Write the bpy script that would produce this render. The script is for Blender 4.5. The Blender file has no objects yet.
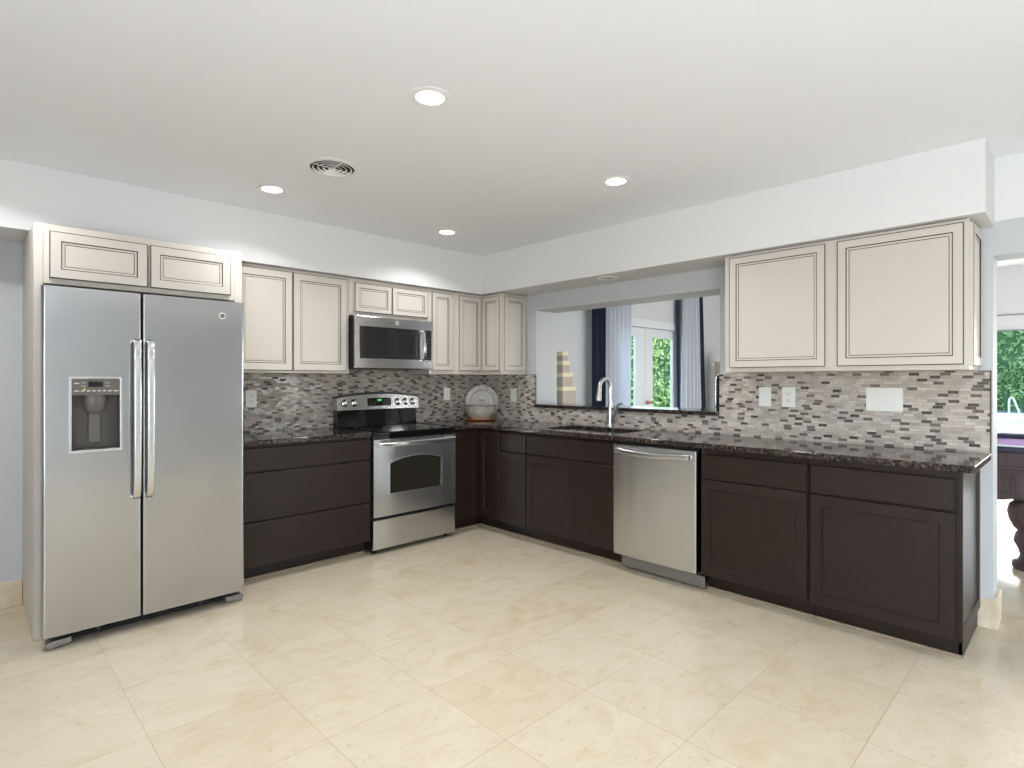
import bpy, bmesh, math, random
from mathutils import Vector, Matrix, noise
random.seed(7)
PI = math.pi
SC = bpy.context.scene
COL = SC.collection

# ------------------------------------------------------------------ camera, sky, sun, exposure
cam_d = bpy.data.cameras.new('camera')
cam = bpy.data.objects.new('camera', cam_d); COL.objects.link(cam)
FWD = math.radians(45.533)                       # heading of the view from +x
cam.location = (-3.92, -4.40, 1.32)
cam.rotation_euler = (PI/2, 0, FWD - PI/2)
cam_d.sensor_width = 36; cam_d.lens = 564.4/1024*36
cam_d.shift_y = -4/1024
cam_d.clip_start = .02; cam_d.clip_end = 400
SC.camera = cam
SC.view_settings.view_transform = 'Standard'
SC.view_settings.look = 'None'
SC.view_settings.gamma = 1
SC.view_settings.use_curve_mapping = False
SC.view_settings.exposure = 0.20
SC.cycles.use_denoising = True
SC.cycles.max_bounces = 10
SC.cycles.diffuse_bounces = 6
SC.cycles.glossy_bounces = 5
SC.cycles.transparent_max_bounces = 12
SC.cycles.sample_clamp_indirect = 6
SC.cycles.caustics_reflective = False
SC.cycles.caustics_refractive = False

world = bpy.data.worlds.new('sky'); SC.world = world; world.use_nodes = True
nt = world.node_tree
sky = nt.nodes.new('ShaderNodeTexSky')
sky.sky_type = 'NISHITA'; sky.sun_disc = False
sky.sun_elevation = math.radians(38); sky.sun_rotation = math.radians(80)
sky.air_density = 1.0; sky.dust_density = 1.5
bgn = nt.nodes['Background']; bgn.inputs['Strength'].default_value = 1.0
nt.links.new(sky.outputs[0], bgn.inputs[0])

def lamp(name, kind, loc, rot, energy, color=(1, 1, 1), **kw):
    d = bpy.data.lights.new(name, kind); d.energy = energy; d.color = color
    for k, v in kw.items(): setattr(d, k, v)
    o = bpy.data.objects.new(name, d); COL.objects.link(o)
    o.location = loc; o.rotation_euler = rot
    return o
sun = lamp('sun', 'SUN', (20, -3, 12), (0, 0, 0), 7.5, (1, .95, .87), angle=math.radians(1.0))
sun.rotation_euler = Vector((-.80, .32, -.50)).to_track_quat('-Z', 'Y').to_euler()
def daylight(name, loc, rot, sx, sy, energy, color=(.80, .90, 1.0)):
    o = lamp(name, 'AREA', loc, rot, energy, color, shape='RECTANGLE', size=sx, size_y=sy)
    return o
# daylight lamps filling the glazed openings; the side-window one is added fill
UP = math.radians(38)                            # lamps tilted up to brighten the ceiling, like light off sunlit paving
daylight('daylight_terrace_door', (6.12, -4.6, 1.0), (0, PI/2, 0), 1.9, 4.0, 45)
daylight('daylight_french_door', (3.07, -.06, 1.05), (-PI/2, 0, 0), 1.6, 1.9, 8)
daylight('daylight_sliding_window', (2.3, -8.34, 1.1), (PI/2+UP, 0, 0), 3.2, 1.9, 105, (.86, .93, 1.0))
daylight('side_fill', (-5.52, -6.2, 1.15), (0, -PI/2-UP, 0), 1.9, 3.6, 180, (.91, .96, 1.0))  # added fill for flatter room light, no known window on this side

# ------------------------------------------------------------------ materials
def srgb(r, g, b):
    def f(c):
        c /= 255.
        return c/12.92 if c <= .04045 else ((c+.055)/1.055)**2.4
    return (f(r), f(g), f(b), 1)
MATS = {}
def mat(name, color=(.8, .8, .8, 1), rough=.5, metal=0., emis=None, estr=0., **kw):
    m = bpy.data.materials.new(name); m.use_nodes = True
    b = m.node_tree.nodes['Principled BSDF']
    b.inputs['Base Color'].default_value = color
    b.inputs['Roughness'].default_value = rough
    b.inputs['Metallic'].default_value = metal
    if emis: b.inputs['Emission Color'].default_value = emis; b.inputs['Emission Strength'].default_value = estr
    for k, v in kw.items():
        if k in b.inputs: b.inputs[k].default_value = v
    MATS[name] = m
    return m
class NT:
    """small node helper"""
    def __init__(s, m): s.t = m.node_tree; s.n = s.t.nodes; s.l = s.t.links; s.b = s.n.get('Principled BSDF')
    def new(s, typ, **kw):
        n = s.n.new(typ)
        for k, v in kw.items(): setattr(n, k, v)
        return n
    def setin(s, n, i, v):
        if isinstance(v, bpy.types.NodeSocket): s.l.new(v, n.inputs[i])
        elif v is not None: n.inputs[i].default_value = v
    def math(s, op, a, b=None, c=None):
        n = s.new('ShaderNodeMath', operation=op)
        s.setin(n, 0, a); s.setin(n, 1, b); s.setin(n, 2, c)
        return n.outputs[0]
    def coords(s, kind='Object'):
        return s.new('ShaderNodeTexCoord').outputs[kind]
    def sep(s, v):
        n = s.new('ShaderNodeSeparateXYZ'); s.l.new(v, n.inputs[0]); return n.outputs
    def comb(s, x, y, z=0.):
        n = s.new('ShaderNodeCombineXYZ'); s.setin(n, 0, x); s.setin(n, 1, y); s.setin(n, 2, z); return n.outputs[0]
    def mapping(s, v, scale=(1, 1, 1), loc=(0, 0, 0)):
        n = s.new('ShaderNodeMapping'); s.l.new(v, n.inputs[0]); n.inputs['Scale'].default_value = scale; n.inputs['Location'].default_value = loc
        return n.outputs[0]
    def noise(s, v, scale, detail=4, rough=.5, dist=0.):
        n = s.new('ShaderNodeTexNoise'); s.l.new(v, n.inputs['Vector']); n.inputs['Scale'].default_value = scale
        n.inputs['Detail'].default_value = detail; n.inputs['Roughness'].default_value = rough; n.inputs['Distortion'].default_value = dist
        return n.outputs['Fac']
    def white(s, v):
        n = s.new('ShaderNodeTexWhiteNoise', noise_dimensions='3D'); s.l.new(v, n.inputs[0]); return n.outputs['Value']
    def ramp(s, f, stops, interp='LINEAR'):
        n = s.new('ShaderNodeValToRGB'); s.l.new(f, n.inputs[0]); r = n.color_ramp; r.interpolation = interp
        while len(r.elements) < len(stops): r.elements.new(.5)
        for e, (p, c) in zip(r.elements, stops): e.position = p; e.color = c
        return n.outputs[0]
    def mix(s, f, a, b, mode='MIX'):
        n = s.new('ShaderNodeMix', data_type='RGBA', blend_type=mode)
        s.setin(n, 0, f); s.setin(n, 6, a); s.setin(n, 7, b)
        return n.outputs[2]
    def bump(s, h, strength, dist=.01):
        n = s.new('ShaderNodeBump'); n.inputs['Strength'].default_value = strength; n.inputs['Distance'].default_value = dist
        s.l.new(h, n.inputs['Height']); s.l.new(n.outputs[0], s.b.inputs['Normal'])
def G(v): return (v, v, v, 1)

M = {}
def paint(name, col, rough=.6):
    m = mat(name, col, rough); q = NT(m)
    q.bump(q.noise(q.coords(), 180, 2), .04, .002)
    return m
M['ceil'] = paint('ceiling_paint', srgb(238, 241, 247), .7)
M['soffit'] = paint('soffit_paint', srgb(222, 222, 223), .65)
M['wall'] = paint('wall_paint', srgb(192, 195, 198), .6)
M['wall_white'] = paint('white_wall_paint', srgb(214, 216, 219), .6)

def mk_floor():
    m = mat('travertine_floor', srgb(208, 194, 170), .16); q = NT(m)
    s = q.sep(q.coords())
    u = q.math('DIVIDE', q.math('ADD', s[0], .153), .4665)
    v = q.math('DIVIDE', q.math('ADD', s[1], .118), .4650)
    cu, cv = q.math('FLOOR', u), q.math('FLOOR', v)
    rnd = q.white(q.comb(cu, cv, 3.))
    rnd2 = q.white(q.comb(cv, cu, 9.))
    # each tile gets its own piece of stone
    off = q.comb(q.math('MULTIPLY', rnd, 37.), q.math('MULTIPLY', rnd2, 21.), rnd)
    va = q.new('ShaderNodeVectorMath', operation='ADD'); q.l.new(q.coords(), va.inputs[0]); q.l.new(off, va.inputs[1])
    p = va.outputs[0]
    n1 = q.noise(q.mapping(p, (1, 1.5, 1)), 4.2, 9, .66, 1.0)
    n2 = q.noise(q.mapping(p, (1, 2.4, 1)), 9, 7, .65, 1.2)
    base = q.ramp(n1, [(.34, srgb(198, 182, 154)), (.46, srgb(212, 202, 182)), (.58, srgb(222, 214, 199)), (.70, srgb(206, 193, 169))])
    fine = q.ramp(n2, [(.30, srgb(194, 178, 152)), (.44, srgb(212, 202, 183)), (1., srgb(219, 211, 196))])
    c = q.mix(.42, base, fine)
    pits = q.ramp(q.noise(p, 26, 5, .7), [(.30, srgb(160, 134, 98)), (.40, srgb(214, 203, 182))])
    c = q.mix(.30, c, pits)
    tone = q.ramp(rnd, [(0., srgb(236, 230, 221)), (.5, srgb(239, 235, 229)), (1., srgb(241, 237, 231))])
    c = q.mix(1., c, tone, 'MULTIPLY')
    fu, fv = q.math('FRACT', u), q.math('FRACT', v)
    eu = q.math('MINIMUM', fu, q.math('SUBTRACT', 1., fu)); ev = q.math('MINIMUM', fv, q.math('SUBTRACT', 1., fv))
    e = q.math('MINIMUM', eu, ev)
    g = q.math('LESS_THAN', e, .0035)
    c = q.mix(q.math('MULTIPLY', g, .8), c, srgb(158, 140, 112))
    q.l.new(c, q.b.inputs['Base Color'])
    r = q.math('ADD', .13, q.math('MULTIPLY', n2, .12))
    q.l.new(q.math('ADD', r, q.math('MULTIPLY', g, .4)), q.b.inputs['Roughness'])
    q.b.inputs['Specular IOR Level'].default_value = .5
    q.bump(q.math('SUBTRACT', 1., g), .25, .002)
    return m
M['floor'] = mk_floor()
def mk_stone(name, a, b):
    m = mat(name, a, .3); q = NT(m)
    q.l.new(q.ramp(q.noise(q.coords(), 7, 7, .6, .6), [(.3, a), (.7, b)]), q.b.inputs['Base Color'])
    return m
M['stone'] = mk_stone('travertine_base', srgb(196, 178, 148), srgb(222, 211, 190))
M['deck'] = mk_stone('pool_deck_stone', srgb(128, 122, 102), srgb(146, 138, 116))
M['lawn'] = mk_stone('lawn_green', srgb(110, 135, 70), srgb(150, 165, 95))

def mk_mosaic(name, axis, shading):
    m = mat(name, srgb(170, 160, 150), .2); q = NT(m)
    s = q.sep(q.coords())
    z = q.math('DIVIDE', s[2], .0168)
    row = q.math('FLOOR', z)
    rr = q.white(q.comb(row, 5., 1.))
    u = q.math('ADD', q.math('DIVIDE', s[axis], .048), q.math('MULTIPLY', rr, 7.3))
    col = q.math('FLOOR', u)
    r = q.math('FRACT', q.math('ADD', q.math('ADD', q.math('MULTIPLY', col, .3247), q.math('MULTIPLY', rr, 9.1)), q.math('MULTIPLY', q.white(q.comb(row, col, 2.)), .22))); r2 = q.white(q.comb(col, row, 8.))
    if shading == 'grey':  # palette darkened to imitate the dark reflections on the range wall
        st = [(0., srgb(44, 36, 32)), (.10, srgb(74, 64, 58)), (.20, srgb(158, 152, 143)), (.42, srgb(174, 166, 155)),
              (.60, srgb(144, 140, 135)), (.76, srgb(186, 178, 167)), (.9, srgb(160, 149, 136))]
    else:
        st = [(0., srgb(56, 48, 46)), (.07, srgb(98, 88, 85)), (.17, srgb(186, 177, 169)), (.40, srgb(199, 190, 180)),
              (.60, srgb(172, 163, 156)), (.76, srgb(207, 199, 190)), (.9, srgb(186, 173, 161))]
    c = q.ramp(r, st, 'CONSTANT')
    c = q.mix(.12, c, q.ramp(q.noise(q.coords(), 60, 3), [(.3, srgb(130, 118, 106)), (.7, srgb(222, 214, 204))]))
    fz, fu = q.math('FRACT', z), q.math('FRACT', u)
    g = q.math('MAXIMUM', q.math('LESS_THAN', fz, .09), q.math('LESS_THAN', fu, .03))
    c = q.mix(g, c, srgb(158, 150, 141))
    q.l.new(c, q.b.inputs['Base Color'])
    ro = q.math('ADD', .16, q.math('MULTIPLY', q.math('GREATER_THAN', r2, .45), .32))
    q.l.new(q.math('MAXIMUM', ro, q.math('MULTIPLY', g, .7)), q.b.inputs['Roughness'])
    q.bump(q.math('ADD', q.math('SUBTRACT', 1., g), q.math('MULTIPLY', r2, .35)), .5, .0015)
    return m
M['mosaicA'] = mk_mosaic('mosaic_tile_back_dimmed', 0, 'grey')  # same tile as the side wall, its darker reflections put into the colour
M['mosaicB'] = mk_mosaic('mosaic_tile_side', 1, 'light')

def mk_granite():
    m = mat('dark_granite', srgb(40, 30, 27), .09); q = NT(m)
    p = q.coords()
    n = q.noise(p, 26, 9, .68, 1.6)
    n2 = q.noise(p, 85, 5, .6, .5)
    v = q.new('ShaderNodeTexVoronoi', feature='F1'); q.l.new(p, v.inputs['Vector']); v.inputs['Scale'].default_value = 120
    c = q.ramp(n, [(.36, srgb(16, 13, 13)), (.50, srgb(34, 28, 26)), (.57, srgb(74, 62, 54)), (.63, srgb(34, 28, 26)), (.74, srgb(120, 108, 96))])
    c2 = q.ramp(n2, [(.58, G(0)), (.68, srgb(150, 140, 128))])
    c = q.mix(.75, c, c2, 'ADD')
    c = q.mix(q.math('LESS_THAN', v.outputs['Distance'], .13), c, srgb(104, 94, 84))
    q.l.new(c, q.b.inputs['Base Color'])
    return m
M['granite'] = mk_granite()

def mk_wood(name, dark, light, rough, vertical=True):
    m = mat(name, dark, rough); q = NT(m); q.b.inputs['Specular IOR Level'].default_value = .32
    sc = (60, 60, 3) if vertical else (3, 60, 60)
    n = q.noise(q.mapping(q.coords(), sc), 1.6, 6, .65, .3)
    q.l.new(q.ramp(n, [(.3, dark), (.7, light)]), q.b.inputs['Base Color'])
    q.bump(n, .12, .001)
    return m
M['espresso'] = mk_wood('espresso_wood', srgb(24, 16, 13), srgb(43, 29, 23), .42)
M['espresso_h'] = mk_wood('espresso_wood_across', srgb(24, 16, 13), srgb(43, 29, 23), .42, False)
M['dark'] = mat('dark_gap', srgb(14, 12, 12), .6)
M['cream'] = mat('cream_cabinet_paint', srgb(201, 194, 185), .38)
M['glaze'] = mat('brown_glaze_line', srgb(44, 34, 32), .5)
M['glaze_soft'] = mat('soft_glaze_line', srgb(150, 134, 120), .5)

def mk_steel(name, base, rough, aniso=.6, wave=0.):
    m = mat(name, G(base), rough, 1.0); q = NT(m)
    q.b.inputs['Anisotropic'].default_value = aniso
    q.b.inputs['Anisotropic Rotation'].default_value = 0.0
    t = q.new('ShaderNodeTangent', direction_type='RADIAL', axis='Z')
    rot = q.b.inputs['Anisotropic Rotation']; rot.default_value = .25
    q.l.new(t.outputs[0], q.b.inputs['Tangent'])
    n = q.noise(q.mapping(q.coords(), (4, 4, 700)), 1., 3, .6)
    q.l.new(q.math('ADD', rough-.012, q.math('MULTIPLY', n, .024)), q.b.inputs['Roughness'])
    if wave:
        w = q.noise(q.mapping(q.coords(), (1, 1, .8)), 2.6, 1, .4)
        q.bump(w, wave, .05)
    return m
M['steel'] = mk_steel('stainless_steel', .60, .20, .55)
M['steel_fridge'] = mk_steel('fridge_stainless', .47, .17, .5, .10)
M['steel_dw'] = mk_steel('dishwasher_stainless', .66, .23, .9)
M['chrome'] = mat('polished_metal', G(.78), .12, 1.0)
M['nickel'] = mat('brushed_nickel', G(.62), .26, 1.0)
M['greymetal'] = mat('grey_kick_metal', srgb(140, 138, 134), .4, .7)
M['black_gloss'] = mat('black_glass', srgb(9, 10, 12), .05)
M['oven_glass'] = mat('oven_window_glass', srgb(38, 36, 28), .07)
M['mw_glass'] = mat('microwave_window_glass', srgb(30, 31, 34), .06, **{'Specular IOR Level': .9})
M['strip'] = mat('toe_reflection_tan', srgb(150, 132, 110), .4)  # tone of the shadow and reflection lying along the toe kicks
M['black'] = mat('black_plastic', srgb(22, 22, 24), .35)
M['darkgrey'] = mat('dark_grey_plastic', srgb(72, 68, 64), .35)
M['midgrey'] = mat('grey_plastic', srgb(96, 92, 87), .4)
M['plate_white'] = mat('white_plastic', srgb(238, 237, 234), .35)
M['slot'] = mat('outlet_slot', srgb(70, 66, 64), .5)
M['led_green'] = mat('green_display', srgb(20, 60, 30), .3, emis=(.15, 1, .3, 1), estr=.5)
M['led_yellow'] = mat('yellow_indicator', srgb(190, 190, 40), .3, emis=(.9, .9, .1, 1), estr=.5)
M['led_red'] = mat('red_indicator', srgb(220, 40, 40), .3, emis=(1, .05, .05, 1), estr=1.)
M['mark'] = mat('pale_marking', srgb(190, 188, 184), .5)
M['lamp_glow'] = mat('lamp_diffuser', G(1.), .5, emis=(1, .98, .94, 1), estr=9.)
M['lamp_trim'] = mat('lamp_trim_white', srgb(242, 242, 243), .5)
M['lamp_off'] = mat('unlit_lamp_lens', srgb(170, 168, 164), .4)
M['navy'] = mat('navy_fabric', srgb(16, 28, 52), .85)
M['trimwhite'] = mat('white_trim_paint', srgb(205, 210, 216), .4)
M['boxside'] = mat('box_taupe', srgb(178, 168, 156), .7)
M['boxtan'] = mat('box_tan', srgb(196, 172, 140), .7)
M['boxlid'] = mat('box_lid_cream', srgb(226, 218, 186), .6)
M['felt'] = mat('violet_felt', srgb(176, 140, 190), .9)
M['mahogany'] = mk_wood('carved_dark_wood', srgb(62, 48, 50), srgb(92, 74, 76), .3)
M['rail'] = mat('rail_dark', srgb(44, 46, 66), .25)
M['copper'] = mat('copper_wood', srgb(176, 118, 72), .3)
M['shade'] = mat('window_shade_fabric', srgb(205, 208, 212), .8)
M['shade_line'] = mat('shade_line_grey', srgb(120, 128, 142), .6)
M['pool_white'] = mat('white_vinyl', srgb(205, 208, 212), .5)
M['water'] = mat('pool_water', srgb(60, 150, 200), .6, **{'Specular IOR Level': .05})
M['tin'] = mat('painted_vent_white', srgb(238, 238, 238), .5)

def mk_platter():
    m = mat('patterned_ceramic', srgb(190, 184, 174), .3); q = NT(m)
    v = q.new('ShaderNodeTexVoronoi', feature='DISTANCE_TO_EDGE'); q.l.new(q.coords(), v.inputs['Vector']); v.inputs['Scale'].default_value = 70
    q.l.new(q.ramp(v.outputs[0], [(.02, srgb(150, 142, 130)), (.2, srgb(212, 207, 198))]), q.b.inputs['Base Color'])
    return m
M['platter'] = mk_platter()
def mk_sheer():
    m = mat('white_sheer_fabric', srgb(216, 220, 228), .9); q = NT(m)
    tr = q.new('ShaderNodeBsdfTranslucent'); tr.inputs[0].default_value = srgb(222, 228, 238)
    mx = q.new('ShaderNodeMixShader'); mx.inputs[0].default_value = .4
    out = q.n['Material Output']
    q.l.new(q.b.outputs[0], mx.inputs[1]); q.l.new(tr.outputs[0], mx.inputs[2]); q.l.new(mx.outputs[0], out.inputs[0])
    return m
M['sheer'] = mk_sheer()
def mk_glass(name, tint=(1, 1, 1, 1)):
    m = bpy.data.materials.new(name); m.use_nodes = True; t = m.node_tree
    t.nodes.remove(t.nodes['Principled BSDF'])
    a = t.nodes.new('ShaderNodeBsdfTransparent'); a.inputs[0].default_value = tint
    g = t.nodes.new('ShaderNodeBsdfGlossy'); g.inputs['Roughness'].default_value = .02
    f = t.nodes.new('ShaderNodeFresnel'); f.inputs[0].default_value = 1.3
    x = t.nodes.new('ShaderNodeMixShader')
    ge = t.nodes.new('ShaderNodeNewGeometry'); mm = t.nodes.new('ShaderNodeMath'); mm.operation = 'SUBTRACT'; mm.inputs[0].default_value = 1
    m2 = t.nodes.new('ShaderNodeMath'); m2.operation = 'MULTIPLY'
    t.links.new(ge.outputs['Backfacing'], mm.inputs[1]); t.links.new(mm.outputs[0], m2.inputs[0]); t.links.new(f.outputs[0], m2.inputs[1])
    t.links.new(m2.outputs[0], x.inputs[0]); t.links.new(a.outputs[0], x.inputs[1]); t.links.new(g.outputs[0], x.inputs[2])
    t.links.new(x.outputs[0], t.nodes['Material Output'].inputs[0])
    return m
M['glass'] = mk_glass('window_glass')
def mk_leaf():
    m = mat('leaf_green', srgb(90, 130, 60), .6); q = NT(m)
    n = q.noise(q.coords(), 1.3, 3); n2 = q.noise(q.coords(), 14, 2)
    c = q.mix(.5, q.ramp(n, [(.3, srgb(120, 172, 108)), (.7, srgb(215, 235, 165))]), q.ramp(n2, [(.35, srgb(104, 156, 100)), (.6, srgb(228, 238, 172))]))
    q.l.new(c, q.b.inputs['Base Color'])
    tr = q.new('ShaderNodeBsdfTranslucent'); q.l.new(c, tr.inputs[0])
    mx = q.new('ShaderNodeMixShader'); mx.inputs[0].default_value = .5
    q.l.new(q.b.outputs[0], mx.inputs[1]); q.l.new(tr.outputs[0], mx.inputs[2]); q.l.new(mx.outputs[0], q.n['Material Output'].inputs[0])
    return m
M['leaf'] = mk_leaf()
M['bark'] = mat('dark_foliage_core', srgb(66, 100, 60), .9)

# ------------------------------------------------------------------ mesh helpers
class MB:
    def __init__(s): s.v = []; s.f = []; s.m = []
    def add(s, vs, fs, mi=0):
        o = len(s.v); s.v += [tuple(p) for p in vs]
        for f in fs: s.f.append([i+o for i in f]); s.m.append(mi)
    def box(s, x0, x1, y0, y1, z0, z1, mi=0):
        vs = [(x, y, z) for z in (z0, z1) for y in (y0, y1) for x in (x0, x1)]
        s.add(vs, [(0, 2, 3, 1), (4, 5, 7, 6), (0, 1, 5, 4), (2, 6, 7, 3), (0, 4, 6, 2), (1, 3, 7, 5)], mi)
        return s
    def cells(s, xs, ys, filled, z0, z1, mi=0, perm=(0, 1, 2)):
        """a slab in x,y (made of grid cells) extruded z0..z1, with only its outer faces; perm maps (x,y,z) to world axes"""
        idx = {}
        vs, fs = [], []
        def vid(i, j, k):
            key = (i, j, k)
            if key not in idx:
                c = (xs[i], ys[j], (z0, z1)[k]); p = [0, 0, 0]
                for a in range(3): p[perm[a]] = c[a]
                idx[key] = len(vs); vs.append(p)
            return idx[key]
        F = set(filled)
        for (i, j) in F:
            fs.append((vid(i, j, 1), vid(i+1, j, 1), vid(i+1, j+1, 1), vid(i, j+1, 1)))
            fs.append((vid(i, j, 0), vid(i, j+1, 0), vid(i+1, j+1, 0), vid(i+1, j, 0)))
            if (i-1, j) not in F: fs.append((vid(i, j, 0), vid(i, j, 1), vid(i, j+1, 1), vid(i, j+1, 0)))
            if (i+1, j) not in F: fs.append((vid(i+1, j, 0), vid(i+1, j+1, 0), vid(i+1, j+1, 1), vid(i+1, j, 1)))
            if (i, j-1) not in F: fs.append((vid(i, j, 0), vid(i+1, j, 0), vid(i+1, j, 1), vid(i, j, 1)))
            if (i, j+1) not in F: fs.append((vid(i, j+1, 0), vid(i, j+1, 1), vid(i+1, j+1, 1), vid(i+1, j+1, 0)))
        s.add(vs, fs, mi); return s
    def prism(s, poly, a, b, perm=(0, 1, 2), mi=0):
        n = len(poly); vs = []
        for h in (a, b):
            for (x, y) in poly:
                p = [0, 0, 0]; c = (x, y, h)
                for k in range(3): p[perm[k]] = c[k]
                vs.append(p)
        fs = [list(range(n))[::-1], list(range(n, 2*n))] + [(i, (i+1) % n, n+(i+1) % n, n+i) for i in range(n)]
        s.add(vs, fs, mi); return s
    def lathe(s, prof, c=(0, 0, 0), seg=24, axis=2, mi=0, caps=True):
        vs = []; n = len(prof)
        for k in range(seg):
            a = 2*PI*k/seg
            for (r, h) in prof:
                p = (r*math.cos(a), r*math.sin(a), h)
                if axis == 0: p = (p[2], p[0], p[1])
                elif axis == 1: p = (p[0], p[2], p[1])
                vs.append((p[0]+c[0], p[1]+c[1], p[2]+c[2]))
        fs = []
        for k in range(seg):
            k2 = (k+1) % seg
            for i in range(n-1): fs.append((k*n+i, k2*n+i, k2*n+i+1, k*n+i+1))
        if caps:
            fs.append([k*n for k in range(seg)][::-1]); fs.append([k*n+n-1 for k in range(seg)])
        s.add(vs, fs, mi); return s
    def sweep(s, pts, sec, mi=0, up=(0, 0, 1), scales=None):
        """sweep a closed 2-D section along points; section x is along `up` x dir, y is along the side"""
        P = [Vector(p) for p in pts]; n = len(sec); vs = []
        up = Vector(up)
        for i, p in enumerate(P):
            d = ((P[i]-P[i-1]).normalized() if i else Vector()) + ((P[i+1]-P[i]).normalized() if i < len(P)-1 else Vector())
            d.normalize()
            a = up.cross(d); a = a.normalized() if a.length > 1e-4 else Vector((1, 0, 0)); b = d.cross(a)
            k = scales[i] if scales else 1
            for (x, y) in sec: vs.append(p + a*x*k + b*y*k)
        fs = [list(range(n))[::-1], [len(vs)-n+i for i in range(n)]]
        for i in range(len(P)-1):
            for j in range(n):
                fs.append((i*n+j, i*n+(j+1) % n, (i+1)*n+(j+1) % n, (i+1)*n+j))
        s.add(vs, fs, mi); return s
    def tube(s, pts, r, seg=10, mi=0, up=(0, 0, 1), scales=None):
        return s.sweep(pts, [(r*math.cos(2*PI*k/seg), r*math.sin(2*PI*k/seg)) for k in range(seg)], mi, up, scales)
    def build(s, name, mats, parent=None, bevel=0., smooth=False, loc=None, seg=2, wn=False):
        me = bpy.data.meshes.new(name); me.from_pydata([tuple(v) for v in s.v], [], s.f)
        for m in (mats if isinstance(mats, (list, tuple)) else [mats]): me.materials.append(m)
        for p, mi in zip(me.polygons, s.m): p.material_index = mi; p.use_smooth = smooth
        bm = bmesh.new(); bm.from_mesh(me); bmesh.ops.recalc_face_normals(bm, faces=bm.faces); bm.to_mesh(me); bm.free()
        o = bpy.data.objects.new(name, me); COL.objects.link(o)
        if parent: o.parent = parent
        if loc: o.location = loc
        if smooth:
            me.set_sharp_from_angle(angle=math.radians(38))
        if bevel:
            b = o.modifiers.new('bevel', 'BEVEL'); b.width = bevel; b.segments = seg; b.limit_method = 'ANGLE'; b.angle_limit = math.radians(40)
        if wn:
            w = o.modifiers.new('normals', 'WEIGHTED_NORMAL'); w.weight = 100; w.keep_sharp = True
        return o

def tag(o, label=None, cat=None, group=None, kind=None):
    if label: o['label'] = label
    if cat: o['category'] = cat
    if group: o['group'] = group
    if kind: o['kind'] = kind
    return o
def thing(name, loc, rz, label, cat, group=None):
    o = bpy.data.objects.new(name, None); COL.objects.link(o)
    o.empty_display_size = .1
    o.location = loc; o.rotation_euler = (0, 0, rz)
    return tag(o, label, cat, group)
def struct(name, mb, m, **kw):
    return tag(mb.build(name, m, **kw), kind='structure')
def copy_tree(o, parent=None):
    c = o.copy(); COL.objects.link(c); c.parent = parent
    for ch in list(o.children): copy_tree(ch, c)
    return c

def ring_panel(mb, x0, x1, z0, z1, back, rings):
    """a panel facing -y. rings: list of (inset, y, material of the band that leads in to the next ring)"""
    vs = []; fs = []; ms = []
    def rect(i, y):
        b = len(vs); vs.extend([(x0+i, y, z0+i), (x1-i, y, z0+i), (x1-i, y, z1-i), (x0+i, y, z1-i)]); return b
    prev = rect(0, back); fs.append((prev, prev+3, prev+2, prev+1)); ms.append(0)
    pm = 0
    for (i, y, m_) in rings:
        b = rect(i, y)
        for k in range(4): fs.append((prev+k, prev+(k+1) % 4, b+(k+1) % 4, b+k)); ms.append(pm)
        prev = b; pm = m_
    fs.append((prev, prev+1, prev+2, prev+3)); ms.append(0)
    o = len(mb.v); mb.v += vs
    for f, m_ in zip(fs, ms): mb.f.append([i+o for i in f]); mb.m.append(m_)
    return mb
def cream_door(parent, x0, x1, z0, z1, fw=.050, y=0., t=.020, name='door'):
    """cream raised door with brown glaze lines; front face at y-t"""
    f = y-t
    r = [(0, f+.0025, 1), (.0042, f, 0), (fw-.0045, f, 1), (fw, f+.004, 0), (fw+.010, f+.0045, 1), (fw+.0134, f+.0062, 0), (fw+.020, f+.0055, 0)]
    mb = ring_panel(MB(), x0, x1, z0, z1, y, r)
    return mb.build(name, [M['cream'], M['glaze']], parent)
def dark_door(parent, x0, x1, z0, z1, fw=.058, y=0., t=.020, name='door', slab=False):
    f = y-t
    if slab: r = [(0, f+.004, 0), (.004, f, 0)]
    else: r = [(0, f+.002, 0), (.002, f, 0), (fw, f, 0), (fw+.004, f+.008, 0)]
    mb = ring_panel(MB(), x0, x1, z0, z1, y, r)
    return mb.build(name, M['espresso_h'] if slab else M['espresso'], parent)
def rrect(w, h, r, n=4):
    out = []
    for cx, cy, a0 in ((w/2-r, h/2-r, 0), (-w/2+r, h/2-r, 90), (-w/2+r, -h/2+r, 180), (w/2-r, -h/2+r, 270)):
        for k in range(n+1):
            a = math.radians(a0+90*k/n); out.append((cx+r*math.cos(a), cy+r*math.sin(a)))
    return out
def text_mesh(name, body, size, m, parent, loc, rot, shear=0., depth=.0006):
    c = bpy.data.curves.new(name, 'FONT'); c.body = body; c.size = size; c.extrude = depth; c.align_x = 'CENTER'; c.align_y = 'CENTER'; c.shear = shear
    c.resolution_u = 2
    t = bpy.data.objects.new(name, c); COL.objects.link(t)
    me = bpy.data.meshes.new_from_object(t.evaluated_get(bpy.context.evaluated_depsgraph_get()))
    bpy.data.objects.remove(t)
    me.materials.clear(); me.materials.append(m)
    o = bpy.data.objects.new(name, me); COL.objects.link(o); o.parent = parent; o.location = loc; o.rotation_euler = rot
    return o
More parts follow.
